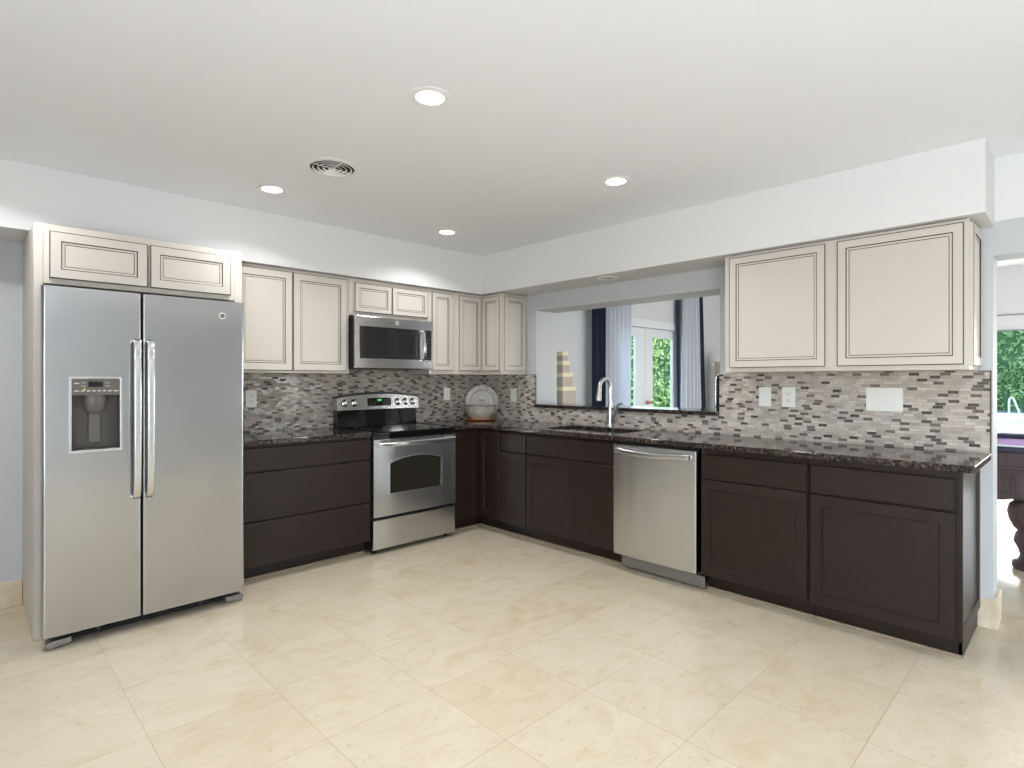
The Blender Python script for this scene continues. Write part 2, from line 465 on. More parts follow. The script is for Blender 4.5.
def emblem(parent, x, y, z, r=.017):
    b = MB(); b.lathe([(0, y-.0005), (r, y-.0005), (r, y-.003), (r*.86, y-.0042), (r*.84, y-.003), (0, y-.003)], (x, 0, z), 28, 1, caps=False)
    e = b.build('logo_badge', M['plate_white'], parent, smooth=True)
    b = MB(); b.lathe([(0, y-.0028), (r*.74, y-.0028), (r*.74, y-.0036), (0, y-.0036)], (x, 0, z), 24, 1, caps=False); b.build('logo_disc', M['greymetal'], e)
    text_mesh('logo_lettering', 'GE', r*.95, M['dark'], e, (x, y-.0042, z), (PI/2, 0, 0), .35)
    return e

# ------------------------------------------------------------------ the room
HK, HL = 2.49, 2.85                               # kitchen and living-room ceiling heights
XL, XR, YF = -5.6, 6.2, -8.4
WT = .30; WE = .20                                          # thickness of the partition
YE = -4.050                                       # free end of the partition
b = MB(); b.box(XL-.2, XR+.2, YF-.2, .2, -.12, 0); struct('floor', b, M['floor'])
b = MB(); b.box(XL, WT, YF, 0, HK, HK+.1); struct('ceiling', b, M['ceil'])
b = MB(); b.box(WT, XR, YF, 0, HL, HL+.1); struct('ceiling', b, M['ceil'])
# back wall with the french-door opening
DX0, DX1, DZ = 2.12, 4.02, 2.117
b = MB(); b.cells([XL-.2, DX0, DX1, XR+.2], [0, DZ, HL+.1], [(0, 0), (2, 0), (0, 1), (1, 1), (2, 1)], 0, .10, perm=(0, 2, 1))
struct('wall_back', b, M['wall'])
# partition with pass-through and the wide cased opening
b = MB(); ysW = [YF, -8.1, YE, -2.547, -.732, 0]; zsW = [0, 1.062, 1.98, HL]
b.cells([YF, -8.1, YE, -2.62], zsW, [(i, j) for i in range(3) for j in range(3) if not (i == 1 and j < 2)], 0, WE, perm=(1, 2, 0))
b.cells([-2.62, -2.547, -.732, 0], zsW, [(i, j) for i in range(3) for j in range(3) if not (i == 1 and j == 1)], 0, WT, perm=(1, 2, 0))
struct('wall_partition', b, M['wall'])
b = MB(); b.cells([YF, -8.0, -4.4, 0], [0, 2.15, HL], [(0, 0), (2, 0), (0, 1), (1, 1), (2, 1)], XL-.2, XL, perm=(1, 2, 0)); struct('wall_left', b, M['wall'])
b = MB(); b.cells([XL-.2, .6, 4.0, XR+.2], [0, 2.12, HL+.1], [(0, 0), (2, 0), (0, 1), (1, 1), (2, 1)], YF-.2, YF, perm=(0, 2, 1)); struct('wall_front', b, M['wall'])
RY0, RY1, RZ = -6.6, -2.6, 2.25
b = MB(); b.cells([YF, RY0, RY1, 0], [0, RZ, HL+.1], [(0, 0), (2, 0), (0, 1), (1, 1), (2, 1)], XR, XR+.2, perm=(1, 2, 0)); struct('wall_right', b, M['wall_white'])
# soffit round the two cabinet walls
b = MB(); b.cells([XL, -.38, 0], [-4.056, -.38, 0], [(0, 1), (1, 1), (1, 0)], 2.132, HK)
struct('trim_1', b, M['soffit'])
b = MB(); b.box(-.006, 0, -8.1, -4.0565, 2.158, HK); struct('trim_2', b, M['soffit'])
# stone baseboards
b = MB(); b.box(XL, -3.65, -.018, 0, 0, .147); struct('baseboard_back', b, M['stone'], bevel=.003)
b = MB(); b.box(.26, 2.04, -.018, 0, 0, .147); struct('baseboard_living', b, M['stone'], bevel=.003)
b = MB(); b.cells([-.018, -.0005, WE+.0005, WE+.018], [YE-.018, YE-.0005, -3.9875, -2.8], [(0, 0), (1, 0), (2, 0), (0, 1), (2, 1), (2, 2)], 0, .158)
struct('baseboard_partition', b, M['stone'], bevel=.003)
# metal edge strips where the mosaic stops
b = MB(); b.box(-.0115, 0, -4.045, -4.039, .932, 1.371); struct('trim_3', b, M['darkgrey'])
b = MB(); b.box(-.0115, 0, -.738, -.732, 1.083, 1.371); b.box(-.0115, 0, -.738, -.61, 1.368, 1.373); struct('trim_4', b, M['darkgrey'])

# french door in the back wall
def french_door():
    r = thing('door_1', (0, 0, 0), 0, 'white glazed french door between curtains, seen through the pass-through opening', 'door'); r['kind'] = 'structure'
    b = MB(); b.cells([DX0-.06, DX0+.05, DX1-.05, DX1+.06], [0, DZ-.05, DZ+.06], [(0, 0), (2, 0), (0, 1), (1, 1), (2, 1)], -.015, .10, perm=(0, 2, 1))
    b.build('door_frame', M['trimwhite'], r, bevel=.004)
    for (x0, x1, g0, g1) in ((DX0+.052, 3.068, DX0+.19, 2.85), (3.072, DX1-.052, 3.285, 3.85)):
        b = MB(); b.cells([x0, g0, g1, x1], [.012, .25, 1.94, DZ-.055], [(i, j) for i in range(3) for j in range(3) if (i, j) != (1, 1)], .02, .065, perm=(0, 2, 1))
        lf = b.build('door_leaf', M['trimwhite'], r, bevel=.003)
        g = MB(); g.box(g0, g1, .04, .046, .25, 1.94); g.build('glass', M['glass'], lf)
        if x0 > 3:
            h = MB(); h.lathe([(0, 0), (.026, 0), (.026, .008), (.012, .012), (.012, .05), (.026, .055), (.026, .075), (0, .08)], (3.13, .02-.08, 1.0), 16, 1)
            h.build('handle', M['copper'], lf, smooth=True)
french_door()
def glazed_wall(name, x0, x1, z1, n, place, label):
    """sliding glass doors along local x, facing local -y"""
    r = thing(name, place[0], place[1], label, 'window'); r['kind'] = 'structure'
    b = MB(); b.cells([x0, x0+.05, x1-.05, x1], [0, .04, z1-.05, z1], [(0, 0), (1, 0), (2, 0), (0, 1), (2, 1), (0, 2), (1, 2), (2, 2)], 0, .10, perm=(0, 2, 1))
    b.build('window_frame', M['trimwhite'], r)
    w = (x1-x0-.1)/n
    for k in range(n):
        a = x0+.05+k*w; y = .02 if k % 2 else .055
        b = MB(); b.cells([a, a+.05, a+w-.05, a+w], [.041, .12, z1-.11, z1-.051], [(i, j) for i in range(3) for j in range(3) if (i, j) != (1, 1)], y, y+.03, perm=(0, 2, 1))
        s = b.build('sash', M['trimwhite'], r)
        g = MB(); g.box(a+.05, a+w-.05, y+.012, y+.018, .12, z1-.11); g.build('glass', M['glass'], s)
    return r
glazed_wall('window_1', 0, RY1-RY0, RZ, 2, ((XR, RY1, 0), -PI/2), 'tall sliding glass doors to the pool terrace behind the pool table')
glazed_wall('window_2', 0, 3.4, 2.12, 3, ((4.0, YF, 0), PI), 'sliding glass doors in the wall facing the refrigerator')

glazed_wall('added_side_window', 0, 3.6, 2.15, 3, ((XL, -8.0, 0), PI/2), 'unseen sliding glass doors added in the side wall behind the viewpoint for light')  # unseen opening added to go with the side fill light

# ------------------------------------------------------------------ outside
b = MB(); b.box(6.4, 60, -30, .1, -.14, -.05)
struct('ground_terrace', b, M['deck'])
b = MB(); b.box(-12, 40, .12, 14, -.14, -.05)
struct('ground_lawn', b, M['lawn'])
b = MB(); b.box(20.0, 25.5, -9, 6, -.05, -.035, 0); b.box(19.6, 20.0, -9.4, 6.4, -.05, .0, 1); b.box(25.5, 25.9, -9.4, 6.4, -.05, .02, 1)
tag(b.build('swimming_pool', [M['water'], M['pool_white']]), 'blue swimming pool beyond the terrace behind the glass doors', 'pool')
b = MB(); b.tube([(19.0, -2.73, -.05), (19.0, -2.73, .30), (19.0, -2.73, .66), (19.0, -2.745, .74), (19.0, -2.775, .78), (19.0, -2.81, .775), (19.0, -2.84, .72), (19.0, -2.95, .38), (19.0, -3.0, .12), (19.0, -3.0, -.05)], .027, 8, up=(1, 0, 0))
tag(b.build('pool_handrail', M['pool_white'], smooth=True), 'curved white metal handrail at the edge of the swimming pool', 'handrail')
r = thing('sun_lounger', (13.0, -3.17, -.05), -PI/2, 'white pool lounger lying on the terrace before the blue pool', 'sun lounger')
b = MB(); b.box(-.32, .32, -1.4, .95, .28, .36); b.build('cushion', M['pool_white'], r, bevel=.02)
for sx in (-.28, .28):
    for sy in (-1.3, .8): b = MB(); b.box(sx-.03, sx+.03, sy-.03, sy+.03, 0, .26); b.build('leg', M['greymetal'], r)
b = MB(); b.prism([(.30, .36), (.95, .50), (.93, .56), (.28, .42)], -.32, .32, perm=(1, 2, 0)); b.build('backrest', M['pool_white'], r, bevel=.01)

def hedge(name, x0, x1, y0, y1, h, n, leaf, label, base=0.):
    rnd = random.Random(hash_seed(name+label))
    mb = MB()
    # lumpy inner body
    bm = bmesh.new(); bmesh.ops.create_grid(bm, x_segments=2, y_segments=2, size=1); bm.free()
    nx = max(4, int((x1-x0)/.8)); ny = max(4, int((y1-y0)/.8)); nz = 8
    def pt(u, v, w):
        p = Vector((x0+(x1-x0)*u, y0+(y1-y0)*v, base+h*w))
        d = noise.noise_vector(p*.7)*.55
        if w == 0: d.z = 0
        return p+d
    vs = {}
    def vi(i, j, k):
        if (i, j, k) not in vs: vs[(i, j, k)] = len(mb.v); mb.v.append(tuple(pt(i/nx, j/ny, k/nz)))
        return vs[(i, j, k)]
    quads = []
    for i in range(nx):
        for k in range(nz):
            for j in (0, ny): quads.append((vi(i, j, k), vi(i+1, j, k), vi(i+1, j, k+1), vi(i, j, k+1)))
    for j in range(ny):
        for k in range(nz):
            for i in (0, nx): quads.append((vi(i, j, k), vi(i, j+1, k), vi(i, j+1, k+1), vi(i, j, k+1)))
    for i in range(nx):
        for j in range(ny): quads.append((vi(i, j, nz), vi(i+1, j, nz), vi(i+1, j+1, nz), vi(i, j+1, nz)))
    for q_ in quads: mb.f.append(list(q_)); mb.m.append(1)
    for _ in range(n):
        q_ = rnd.choice(quads); a, b_, c, d = [Vector(mb.v[i]) for i in q_]
        u, v = rnd.random(), rnd.random()
        p = a.lerp(b_, u).lerp(d.lerp(c, u), v) + Vector((rnd.gauss(0, .14), rnd.gauss(0, .14), rnd.gauss(0, .14)))
        if p.z < base+.02: p.z = base+.05
        ax = Vector((rnd.uniform(-1, 1), rnd.uniform(-1, 1), rnd.uniform(-1, 1))).normalized()
        s = leaf*rnd.uniform(.6, 1.3); t = ax.orthogonal().normalized()*s*.5; w = ax*s
        mb.add([p-w, p+t, p+w, p-t], [(0, 1, 2, 3)], 0)
    return tag(mb.build(name, [M['leaf'], M['bark']]), label, 'hedge')
def hash_seed(s): return sum(ord(c)*(i+1) for i, c in enumerate(s))
hedge('hedge', 30, 33, -8, 3, 7.5, 42000, .12, 'tall leafy green hedge behind the swimming pool', -.05)
hedge('hedge', 9.0, 26.0, 9, 11.5, 7.5, 40000, .12, 'sunlit green shrubbery outside the glazed french door', -.05)

# ------------------------------------------------------------------ cabinets
A = 0.; B_ = -PI/2                                # local frames: x runs to the cabinet's own far side, y into the wall
def wall_cab(loc, rot, w, z0, z1, depth, doors, label, group='cream wall cabinets', fw=.05, side=None):
    r = thing('wall_cabinet', loc, rot, label, 'cabinet', group)
    b = MB(); b.box(0, w, 0, depth-.003, z0, z1); b.build('cabinet_body', M['cream'], r, bevel=.0015)
    for (a, c, e, f) in doors: cream_door(r, a, c, e, f, fw)
    if side:                                       # decorated panel on the end that faces the room
        s = bpy.data.objects.new('end_panel', None)
        mb = ring_panel(MB(), -.001, depth-.02, z0+.02, z1-.02, 0, [(0, -.0155, 1), (.003, -.018, 0), (.045, -.018, 1), (.049, -.013, 0), (.058, -.0125, 1), (.061, -.011, 0)])
        p = mb.build('end_panel', [M['cream'], M['glaze']], r); p.rotation_euler = (0, 0, PI/2); p.location = (w, .01, 0)
    return r
UZ0, UZ1 = 1.3715, 2.126
# back wall: pair left of the microwave
wall_cab((-2.60, -.33, 0), A, .874, UZ0, UZ1, .33, [(.020, .418, 1.388, 2.105), (.424, .851, 1.388, 2.105)],
         'cream two-door wall cabinet with brown glaze lines, between refrigerator and microwave', fw=.056)
wall_cab((-1.723, -.33, 0), A, .768, 1.835, UZ1, .33, [(.043, .380, 1.862, 2.092), (.386, .746, 1.862, 2.092)],
         'short cream two-door wall cabinet directly above the microwave', fw=.042)
wall_cab((-.953, -.33, 0), A, .288, UZ0, UZ1, .33, [(.022, .252, 1.405, 2.100)],
         'narrow cream one-door wall cabinet just beyond the microwave toward the corner', fw=.045)
# corner unit
r = thing('corner_wall_cabinet', (0, 0, 0), 0, 'cream L-shaped corner wall cabinet above the upright platter', 'cabinet', 'cream wall cabinets')
b = MB(); b.cells([-.663, -.33, -.003], [-.608, -.33, -.003], [(0, 1), (1, 1), (1, 0)], UZ0, UZ1); b.build('cabinet_body', M['cream'], r, bevel=.0015)
d = cream_door(r, 0, .268, 1.405, 2.100, .045); d.location = (-.625, -.33, 0)
mb = ring_panel(MB(), 0, .275, 1.405, 2.100, -.001, [(0, -.0155, 1), (.0035, -.018, 0), (.041, -.018, 1), (.045, -.014, 0), (.055, -.0135, 1), (.0575, -.012, 0)])
d = mb.build('end_panel', [M['cream'], M['glaze']], r); d.location = (-.310, -.608, 0)
d = cream_door(r, 0, .232, 1.405, 2.100, .045); d.location = (-.33, -.362, 0); d.rotation_euler = (0, 0, B_)
wall_cab((-.33, -2.737, 0), B_, 1.253, UZ0, UZ1, .33, [(.036, .604, 1.398, 2.108), (.666, 1.234, 1.398, 2.108)],
         'large cream two-door wall cabinet beyond the pass-through, above the wide switch plate', fw=.048, side=True)
# refrigerator enclosure
r = thing('refrigerator_enclosure', (0, 0, 0), 0, 'cream cabinet with two short doors and side panels framing the refrigerator', 'cabinet', 'cream wall cabinets')
b = MB(); b.box(-3.61, -2.690, -.66, -.003, 1.815, 2.118); b.build('cabinet_body', M['cream'], r)
b = MB(); b.box(-3.648, -3.6105, -.68, -.003, .0, 2.118); b.build('side_panel', M['cream'], r, bevel=.002)
b = MB(); b.box(-2.6895, -2.648, -.68, -.003, .0, 2.118); b.build('side_panel', M['cream'], r, bevel=.002)
b = MB(); b.box(-3.61, -2.690, -.678, -.661, 1.815, 2.118); b.build('face_frame', M['cream'], r)
cream_door(r, -3.588, -3.158, 1.842, 2.083, .052, y=-.679); cream_door(r, -3.145, -2.717, 1.842, 2.096-.013, .052, y=-.679)

def base_cab(name, loc, rot, w, fronts, label, toe=True, ex=None):
    r = thing(name, loc, rot, label, 'cabinet', 'dark base cabinets')
    b = MB(); top = .690 if name == 'sink_base_cabinet' else .893
    b.box(.0015, w-.0015, 0, .588, .105, top)
    if top < .8: b.box(.0015, w-.0015, 0, .060, top, .893)
    b.build('cabinet_body', M['espresso'], r)
    b = MB(); b.box(.0015, w-.0015, .085, .10, 0, .104); b.build('toe_kick', M['espresso_h'], r)
    b = MB(); b.box(.0015, w-.0015, .071, .0845, 0, .017); b.build('toe_reflection_strip', M['strip'], r, bevel=.004)  # strip imitates the floor's shadow and reflection below the toe kick
    for kind, a, c, e, f in fronts:
        dark_door(r, a, c, e, f, name='drawer_front' if kind == 'd' else 'door', slab=(kind == 'd'))
    return r
FA = -.61
base_cab('base_cabinet', (-2.645, FA, 0), A, .940, [('d', .006, .934, .722, .878), ('d', .006, .934, .402, .715), ('d', .006, .934, .108, .396)],
         'dark espresso base cabinet with three wide drawers beside the refrigerator')
# corner base, L-shaped with a bifold door
r = thing('corner_base_cabinet', (0, 0, 0), 0, 'dark espresso corner base cabinet with two-leaf folding door beside the range', 'cabinet', 'dark base cabinets')
b = MB(); b.cells([-.908, -.61, -.01], [-.888, -.61, -.01], [(0, 1), (1, 1), (1, 0)], .105, .893); b.build('cabinet_body', M['espresso'], r)
b = MB(); b.cells([-.908, -.525, -.51], [-.888, -.525, -.51], [(0, 1), (1, 1), (1, 0)], 0, .104); b.build('toe_kick', M['espresso_h'], r)
b = MB(); b.cells([-.908, -.539, -.5255], [-.888, -.539, -.5255], [(0, 1), (1, 1), (1, 0)], 0, .017); b.build('toe_reflection_strip', M['strip'], r, bevel=.004)  # floor shadow and reflection round the corner, built as a tan strip
d = dark_door(r, 0, .265, .125, .878, .052); d.location = (-.903, -.61, 0)
d = dark_door(r, 0, .247, .125, .878, .052); d.location = (-.61, -.638, 0); d.rotation_euler = (0, 0, B_)
base_cab('base_cabinet', (FA, -.8885, 0), B_, .3125, [('d', .008, .306, .722, .876), ('c', .008, .306, .120, .712)],
         'narrow dark base cabinet with one drawer over one door, next to the corner')
base_cab('sink_base_cabinet', (FA, -1.2015, 0), B_, .8765, [('d', .008, .868, .722, .876), ('c', .008, .436, .120, .712), ('c', .440, .868, .120, .712)],
         'dark two-door sink base cabinet under the faucet, with one wide false drawer front')
base_cab('base_cabinet', (FA, -2.7145, 0), B_, .6255, [('d', .008, .618, .710, .862), ('c', .008, .618, .115, .702)],
         'dark base cabinet with wide door and drawer directly beside the dishwasher')
e = base_cab('base_cabinet', (FA, -3.3405, 0), B_, .6465, [('d', .008, .632, .710, .862), ('c', .008, .632, .115, .702)],
             'dark base cabinet at the free end of the run, with panelled end')
mb = ring_panel(MB(), -.015, .588, .108, .893, 0, [(0, -.012, 0), (.002, -.014, 0), (.055, -.014, 0), (.059, -.006, 0)])
p = mb.build('end_panel', [M['espresso']], e); p.rotation_euler = (0, 0, PI/2); p.location = (.6465, 0, 0)
b = MB(); b.box(.632, .646, .085, .590, 0, .104); b.build('side_kick', M['espresso_h'], e)

# ------------------------------------------------------------------ worktops, ledge, mosaic
CZ0, CZ1 = .896, .930
b = MB(); b.box(-2.647, -1.706, -.648, -.0105, CZ0, CZ1)
tag(b.build('countertop', M['granite'], bevel=.004), 'short brown granite countertop between refrigerator and range', 'countertop')
SX0, SX1, SY0, SY1 = -.52, -.13, -2.02, -1.30
b = MB(); b.cells([-.914, -.645, SX0, SX1, -.0125], [-4.046, SY0, SY1, -.645, -.0105],
                  [(0, 3), (1, 3), (2, 3), (3, 3), (1, 2), (2, 2), (3, 2), (1, 1), (3, 1), (1, 0), (2, 0), (3, 0)], CZ0, CZ1)
tag(b.build('countertop', M['granite'], bevel=.004), 'long L-shaped brown granite countertop from the range past the sink to the cabinet end', 'countertop')
b = MB(); b.cells([-.035, .0, WT, WT+.03], [-2.546, -.733], [(0, 0), (1, 0), (2, 0)], 1.063, 1.092)
tag(b.build('ledge', M['granite'], bevel=.004), 'dark granite ledge along the bottom of the pass-through opening', 'ledge')
b = MB(); b.box(-2.647, -.0095, -.009, -.0005, .93, 1.371); b.box(-1.70, -.91, -.0088, -.0006, 1.371, 1.44)
tag(b.build('backsplash', M['mosaicA']), 'grey and brown strip mosaic backsplash on the range wall, darkened in colour for its dark reflections', 'backsplash')
b = MB(); b.cells([-4.039, -2.547, -.732, -.0005], [.9305, 1.0615, 1.371], [(0, 0), (1, 0), (2, 0), (0, 1), (2, 1)], -.009, -.0005, perm=(1, 2, 0))
tag(b.build('backsplash', M['mosaicB']), 'pale strip mosaic backsplash with dark pieces under and beyond the pass-through', 'backsplash')

# ------------------------------------------------------------------ refrigerator
def refrigerator():
    r = thing('refrigerator', (0, 0, 0), 0, 'stainless steel side-by-side refrigerator with water dispenser', 'refrigerator')
    F = -.885
    b = MB(); b.box(-3.605, -2.700, -.80, -.06, .03, 1.765); b.build('refrigerator_body', M['darkgrey'], r, bevel=.004)
    def outline(x0, x1, rl, rr, yb=-.808):
        p = [(x0, yb)]
        p += [(x0+rl-rl*math.cos(a), F+rl-rl*math.sin(a)) for a in [PI/2*k/5 for k in range(6)]]
        p += [(x1-rr+rr*math.sin(a), F+rr-rr*math.cos(a)) for a in [PI/2*k/5 for k in range(6)]]
        p += [(x1, yb)]
        return p
    Z0, Z1 = .070, 1.778
    dx0, dx1, dz0, dz1 = -3.525, -3.315, .962, 1.332
    b = MB()
    X0, X1 = -3.634, -3.2265
    b.prism(outline(X0, X1, .014, .008), Z0, dz0); b.prism(outline(X0, X1, .014, .008), dz1, Z1)
    b.prism(outline(X0, dx0, .014, .0001), dz0, dz1); b.prism(outline(dx1, X1, .0001, .008), dz0, dz1)
    b.box(dx0, dx1, -.812, -.808, dz0, dz1)
    fd = b.build('freezer_door', M['steel_fridge'], r, smooth=True, wn=True)
    b = MB(); b.prism(outline(-3.2185, -2.702, .008, .014), Z0, Z1); rd = b.build('fridge_door', M['steel_fridge'], r, smooth=True, wn=True)
    # dispenser
    b = MB(); b.cells([dx0-.006, dx0+.006, dx1-.006, dx1+.006], [dz0-.006, dz0+.008, dz1-.006, dz1+.006], [(i, j) for i in range(3) for j in range(3) if (i, j) != (1, 1)], F-.005, F+.004, perm=(0, 2, 1))
    b.build('dispenser_frame', M['nickel'], r, bevel=.002)
    b = MB(); b.box(dx0+.004, dx1-.004, F-.002, -.814, 1.243, dz1-.004)
    pn = b.build('dispenser_panel', M['midgrey'], r, bevel=.002)
    b = MB(); b.box(-3.452, -3.393, F-.0035, F-.001, 1.285, 1.312); b.build('display', M['black_gloss'], pn)
    b = MB()
    for k, x in enumerate([-3.475, -3.452, -3.430, -3.408, -3.386, -3.364]): b.box(x-.007, x+.007, F-.0035, F-.0015, 1.262, 1.269)
    for x, z in ((-3.50, 1.300), (-3.50, 1.262), (-3.338, 1.262)): b.box(x-.010, x+.010, F-.0035, F-.0015, z, z+.006)
    for x, z in ((-3.472, 1.305), (-3.472, 1.288), (-3.374, 1.305), (-3.374, 1.288)): b.box(x-.010, x+.010, F-.0032, F-.0015, z, z+.0025)
    b.build('buttons', M['mark'], pn)
    b = MB(); b.box(-3.472, -3.466, F-.004, F-.0015, 1.271, 1.277); b.build('indicator', M['led_yellow'], pn)
    b = MB(); t = .004   # recessed well
    b.box(dx0+.001, dx0+.005, F+.002, -.813, dz0, 1.243); b.box(dx1-.005, dx1-.001, F+.002, -.813, dz0, 1.243)
    b.box(dx0+.005, dx1-.005, -.817, -.813, dz0, 1.243); b.box(dx0+.005, dx1-.005, F+.002, -.817, dz0, dz0+.012)
    b.build('dispenser_well', M['darkgrey'], r)
    b = MB(); b.lathe([(.050, 1.243), (.050, 1.205), (.042, 1.170), (.026, 1.155), (0, 1.153)], (-3.42, -.846, 0), 24)
    b.v = [(x, -.846+(y+.846)*.6, z) for x, y, z in b.v]
    b.build('nozzle_housing', M['midgrey'], r, smooth=True)
    b = MB(); b.box(-3.445, -3.395, -.830, -.822, 1.00, 1.155); b.build('dispenser_paddle', M['midgrey'], r, bevel=.004)
    # handles
    for nm, xc, door in (('handle', -3.252, fd), ('handle', -3.192, rd)):
        path = [(xc, F+.002, 1.528), (xc, F-.026, 1.527), (xc, F-.044, 1.518), (xc, F-.052, 1.500), (xc, F-.053, 1.462), (xc, F-.047, 1.440), (xc, F-.052, 1.420), (xc, F-.056, 1.30), (xc, F-.060, 1.115), (xc, F-.056, .93), (xc, F-.050, .80), (xc, F-.044, .745), (xc, F-.034, .715), (xc, F-.018, .703), (xc, F+.002, .702)]
        b = MB(); b.sweep(path, rrect(.034, .016, .006), up=(1, 0, 0)); b.v = [v for v in b.v]
        b2 = MB(); b2.sweep(path, [(y, x) for x, y in rrect(.034, .016, .006)], up=(1, 0, 0))
        b2.build(nm, M['nickel'], door, smooth=True)
    emblem(rd, -2.826, F, 1.692, .019)
    # grille and feet
    b = MB(); b.box(-3.60, -2.72, -.80, -.79, .012, .062)
    for k in range(4): b.box(-3.60, -2.72, -.812, -.80, .018+k*.011, .023+k*.011)
    for x in (-3.40, -3.16, -2.92): b.box(x-.008, x+.008, -.815, -.80, .014, .060)
    b.build('base_grille', M['black'], r)
    for x in (-3.615, -2.795):
        b = MB(); b.prism([(0, 0), (.10, .014), (.10, .040), (.02, .036), (0, .03)] if x < -3 else [(0, .014), (.09, .0), (.095, .03), (.07, .040), (0, .040)], -.855, -.79, perm=(0, 2, 1))
        b.v = [(v[0]+x, v[1], v[2]+.0015) for v in b.v]; b.build('foot_cover', M['greymetal'], r, bevel=.003)
    for x in (-3.55, -2.76):
        for y in (-.7, -.12): b = MB(); b.lathe([(.02, 0), (.02, .012), (.008, .012), (.008, .04)], (x, y, 0), 12); b.build('foot', M['black'], r)
    for x in (-3.61, -2.81): b = MB(); b.box(x, x+.10, -.80, -.70, 1.766, 1.79); b.build('hinge_cover', M['darkgrey'], r, bevel=.004)
refrigerator()

# ------------------------------------------------------------------ range
def stove():
    X0, X1 = -1.702, -.918; F = -.662
    r = thing('range', (0, 0, 0), 0, 'stainless steel electric range with black glass cooktop under the microwave', 'range')
    b = MB(); b.box(X0, X1, -.622, -.03, .03, .895); b.build('range_body', M['black'], r)
    b = MB(); b.box(X0+.002, X1-.002, F+.004, -.624, .038, .262); b.build('storage_drawer', M['steel'], r, bevel=.006)
    # door with arched window
    b = MB(); ox0, ox1, oz0, oz1 = X0+.002, X1-.002, .284, .868
    wx0, wx1, wz0, wzs, wzt = -1.560, -1.062, .452, .680, .722
    arch = [(wx0+(wx1-wx0)*k/12, wzs+(wzt-wzs)*math.sin(PI*k/12)**.8) for k in range(13)]
    inner = [(wx0, wz0), (wx1, wz0)] + arch[::-1]
    n = len(inner)
    # outer loop points matched one to one with the inner loop
    outer = [(ox0, oz0), (ox1, oz0)] + [(ox1+(ox0-ox1)*k/12, oz1) for k in range(13)]
    vs = [(x, F, z) for x, z in outer] + [(x, F, z) for x, z in inner] + [(x, F+.012, z) for x, z in inner] + [(x, -.624, z) for x, z in outer]
    fs = []
    for k in range(n):
        k2 = (k+1) % n
        fs += [(k, k2, n+k2, n+k), (n+k, n+k2, 2*n+k2, 2*n+k), (k, 3*n+k, 3*n+k2, k2)]
    fs.append(list(range(3*n, 4*n)))
    b.add(vs, fs); dr = b.build('oven_door', M['steel'], r)
    b = MB(); b.add([(x, F+.009, z) for x, z in inner] + [(x, F+.0125, z) for x, z in inner], [list(range(n))[::-1], list(range(n, 2*n))] + [(k, (k+1) % n, n+(k+1) % n, n+k) for k in range(n)])
    b.build('oven_window', M['oven_glass'], dr)
    b = MB()   # bright moulding round the window
    inn = [Vector((x, F-.001, z)) for x, z in inner]; c = Vector((-1.311, F-.001, .58))
    vs2 = []
    for p in inn:
        d = Vector(((p.x-c.x)/.25, 0, (p.z-c.z)/.13)); q_ = p+Vector((.010 if p.x > c.x+.2 else (-.010 if p.x < c.x-.2 else 0), 0, .010 if p.z > c.z else -.010))
        vs2 += [p, q_, q_+Vector((0, -.004, 0)), p+Vector((0, -.004, 0))]
    fs2 = []
    for k in range(n):
        k2 = (k+1) % n
        for j in range(4): fs2.append((4*k+j, 4*k2+j, 4*k2+(j+1) % 4, 4*k+(j+1) % 4))
    b.add(vs2, fs2); b.build('window_moulding', M['nickel'], dr)
    b = MB(); N = 14
    path = [(X0+.045, F+.002, .832)] + [(X0+.035+(X1-X0-.07)*k/N, F-.035-.018*math.sin(PI*k/N), .832) for k in range(N+1)] + [(X1-.045, F+.002, .832)]
    b.sweep(path, rrect(.018, .036, .008), up=(0, 0, 1)); b.build('oven_handle', M['chrome'], dr, smooth=True)
    b = MB()
    for k in range(9): b.box(X0+.06+k*.078, X0+.115+k*.078, F-.002, F, .856, .862)
    b.build('vent_slots', M['black'], dr)
    # cooktop
    b = MB(); b.box(X0, X1, -.655, -.062, .896, .925); ck = b.build('cooktop', M['black_gloss'], r, bevel=.006, seg=3)
    b = MB(); b.box(X0+.004, X1-.004, -.650, -.626, .872, .895); b.build('front_lip', M['black_gloss'], r)
    for cx, cy, rr in ((-1.50, -.46, .115), (-1.12, -.47, .09), (-1.51, -.20, .08), (-1.12, -.20, .105)):
        b = MB(); b.lathe([(rr, .9252), (rr+.004, .9252), (rr+.004, .9256), (rr, .9256), (rr, .9252)], (cx, cy, 0), 40, caps=False); b.build('burner_ring', M['darkgrey'], ck)
    # backguard: black riser with a silver arched control panel leaning over it
    b = MB(); b.prism([(-.060, .926), (-.095, .926), (-.080, 1.085), (-.020, 1.085), (-.020, .926)], X0+.002, X1-.002, perm=(1, 2, 0)); b.build('backguard_riser', M['black_gloss'], r, bevel=.003)
    b = MB(); N = 16; P0, P1 = X0-.006, X1+.006
    def top(k): return 1.168+.034*math.sin(PI*k/N)**.8
    vs = []
    for k in range(N+1):
        x = P0+(P1-P0)*k/N; zt = top(k)
        yt = -.118+.020*(zt-1.070)/.105; vs += [(x, -.118, 1.070), (x, yt, zt), (x, -.060, zt+.008), (x, -.020, zt), (x, -.020, 1.070)]
    fs = [(5*k+j, 5*k+(j+1) % 5, 5*(k+1)+(j+1) % 5, 5*(k+1)+j) for k in range(N) for j in range(5)]
    fs += [tuple(range(5)), tuple(range(5*N, 5*N+5))[::-1]]
    b.add(vs, fs); cp = b.build('control_panel', M['steel'], r)
    b = MB(); vs = []                               # black cap along the top edge
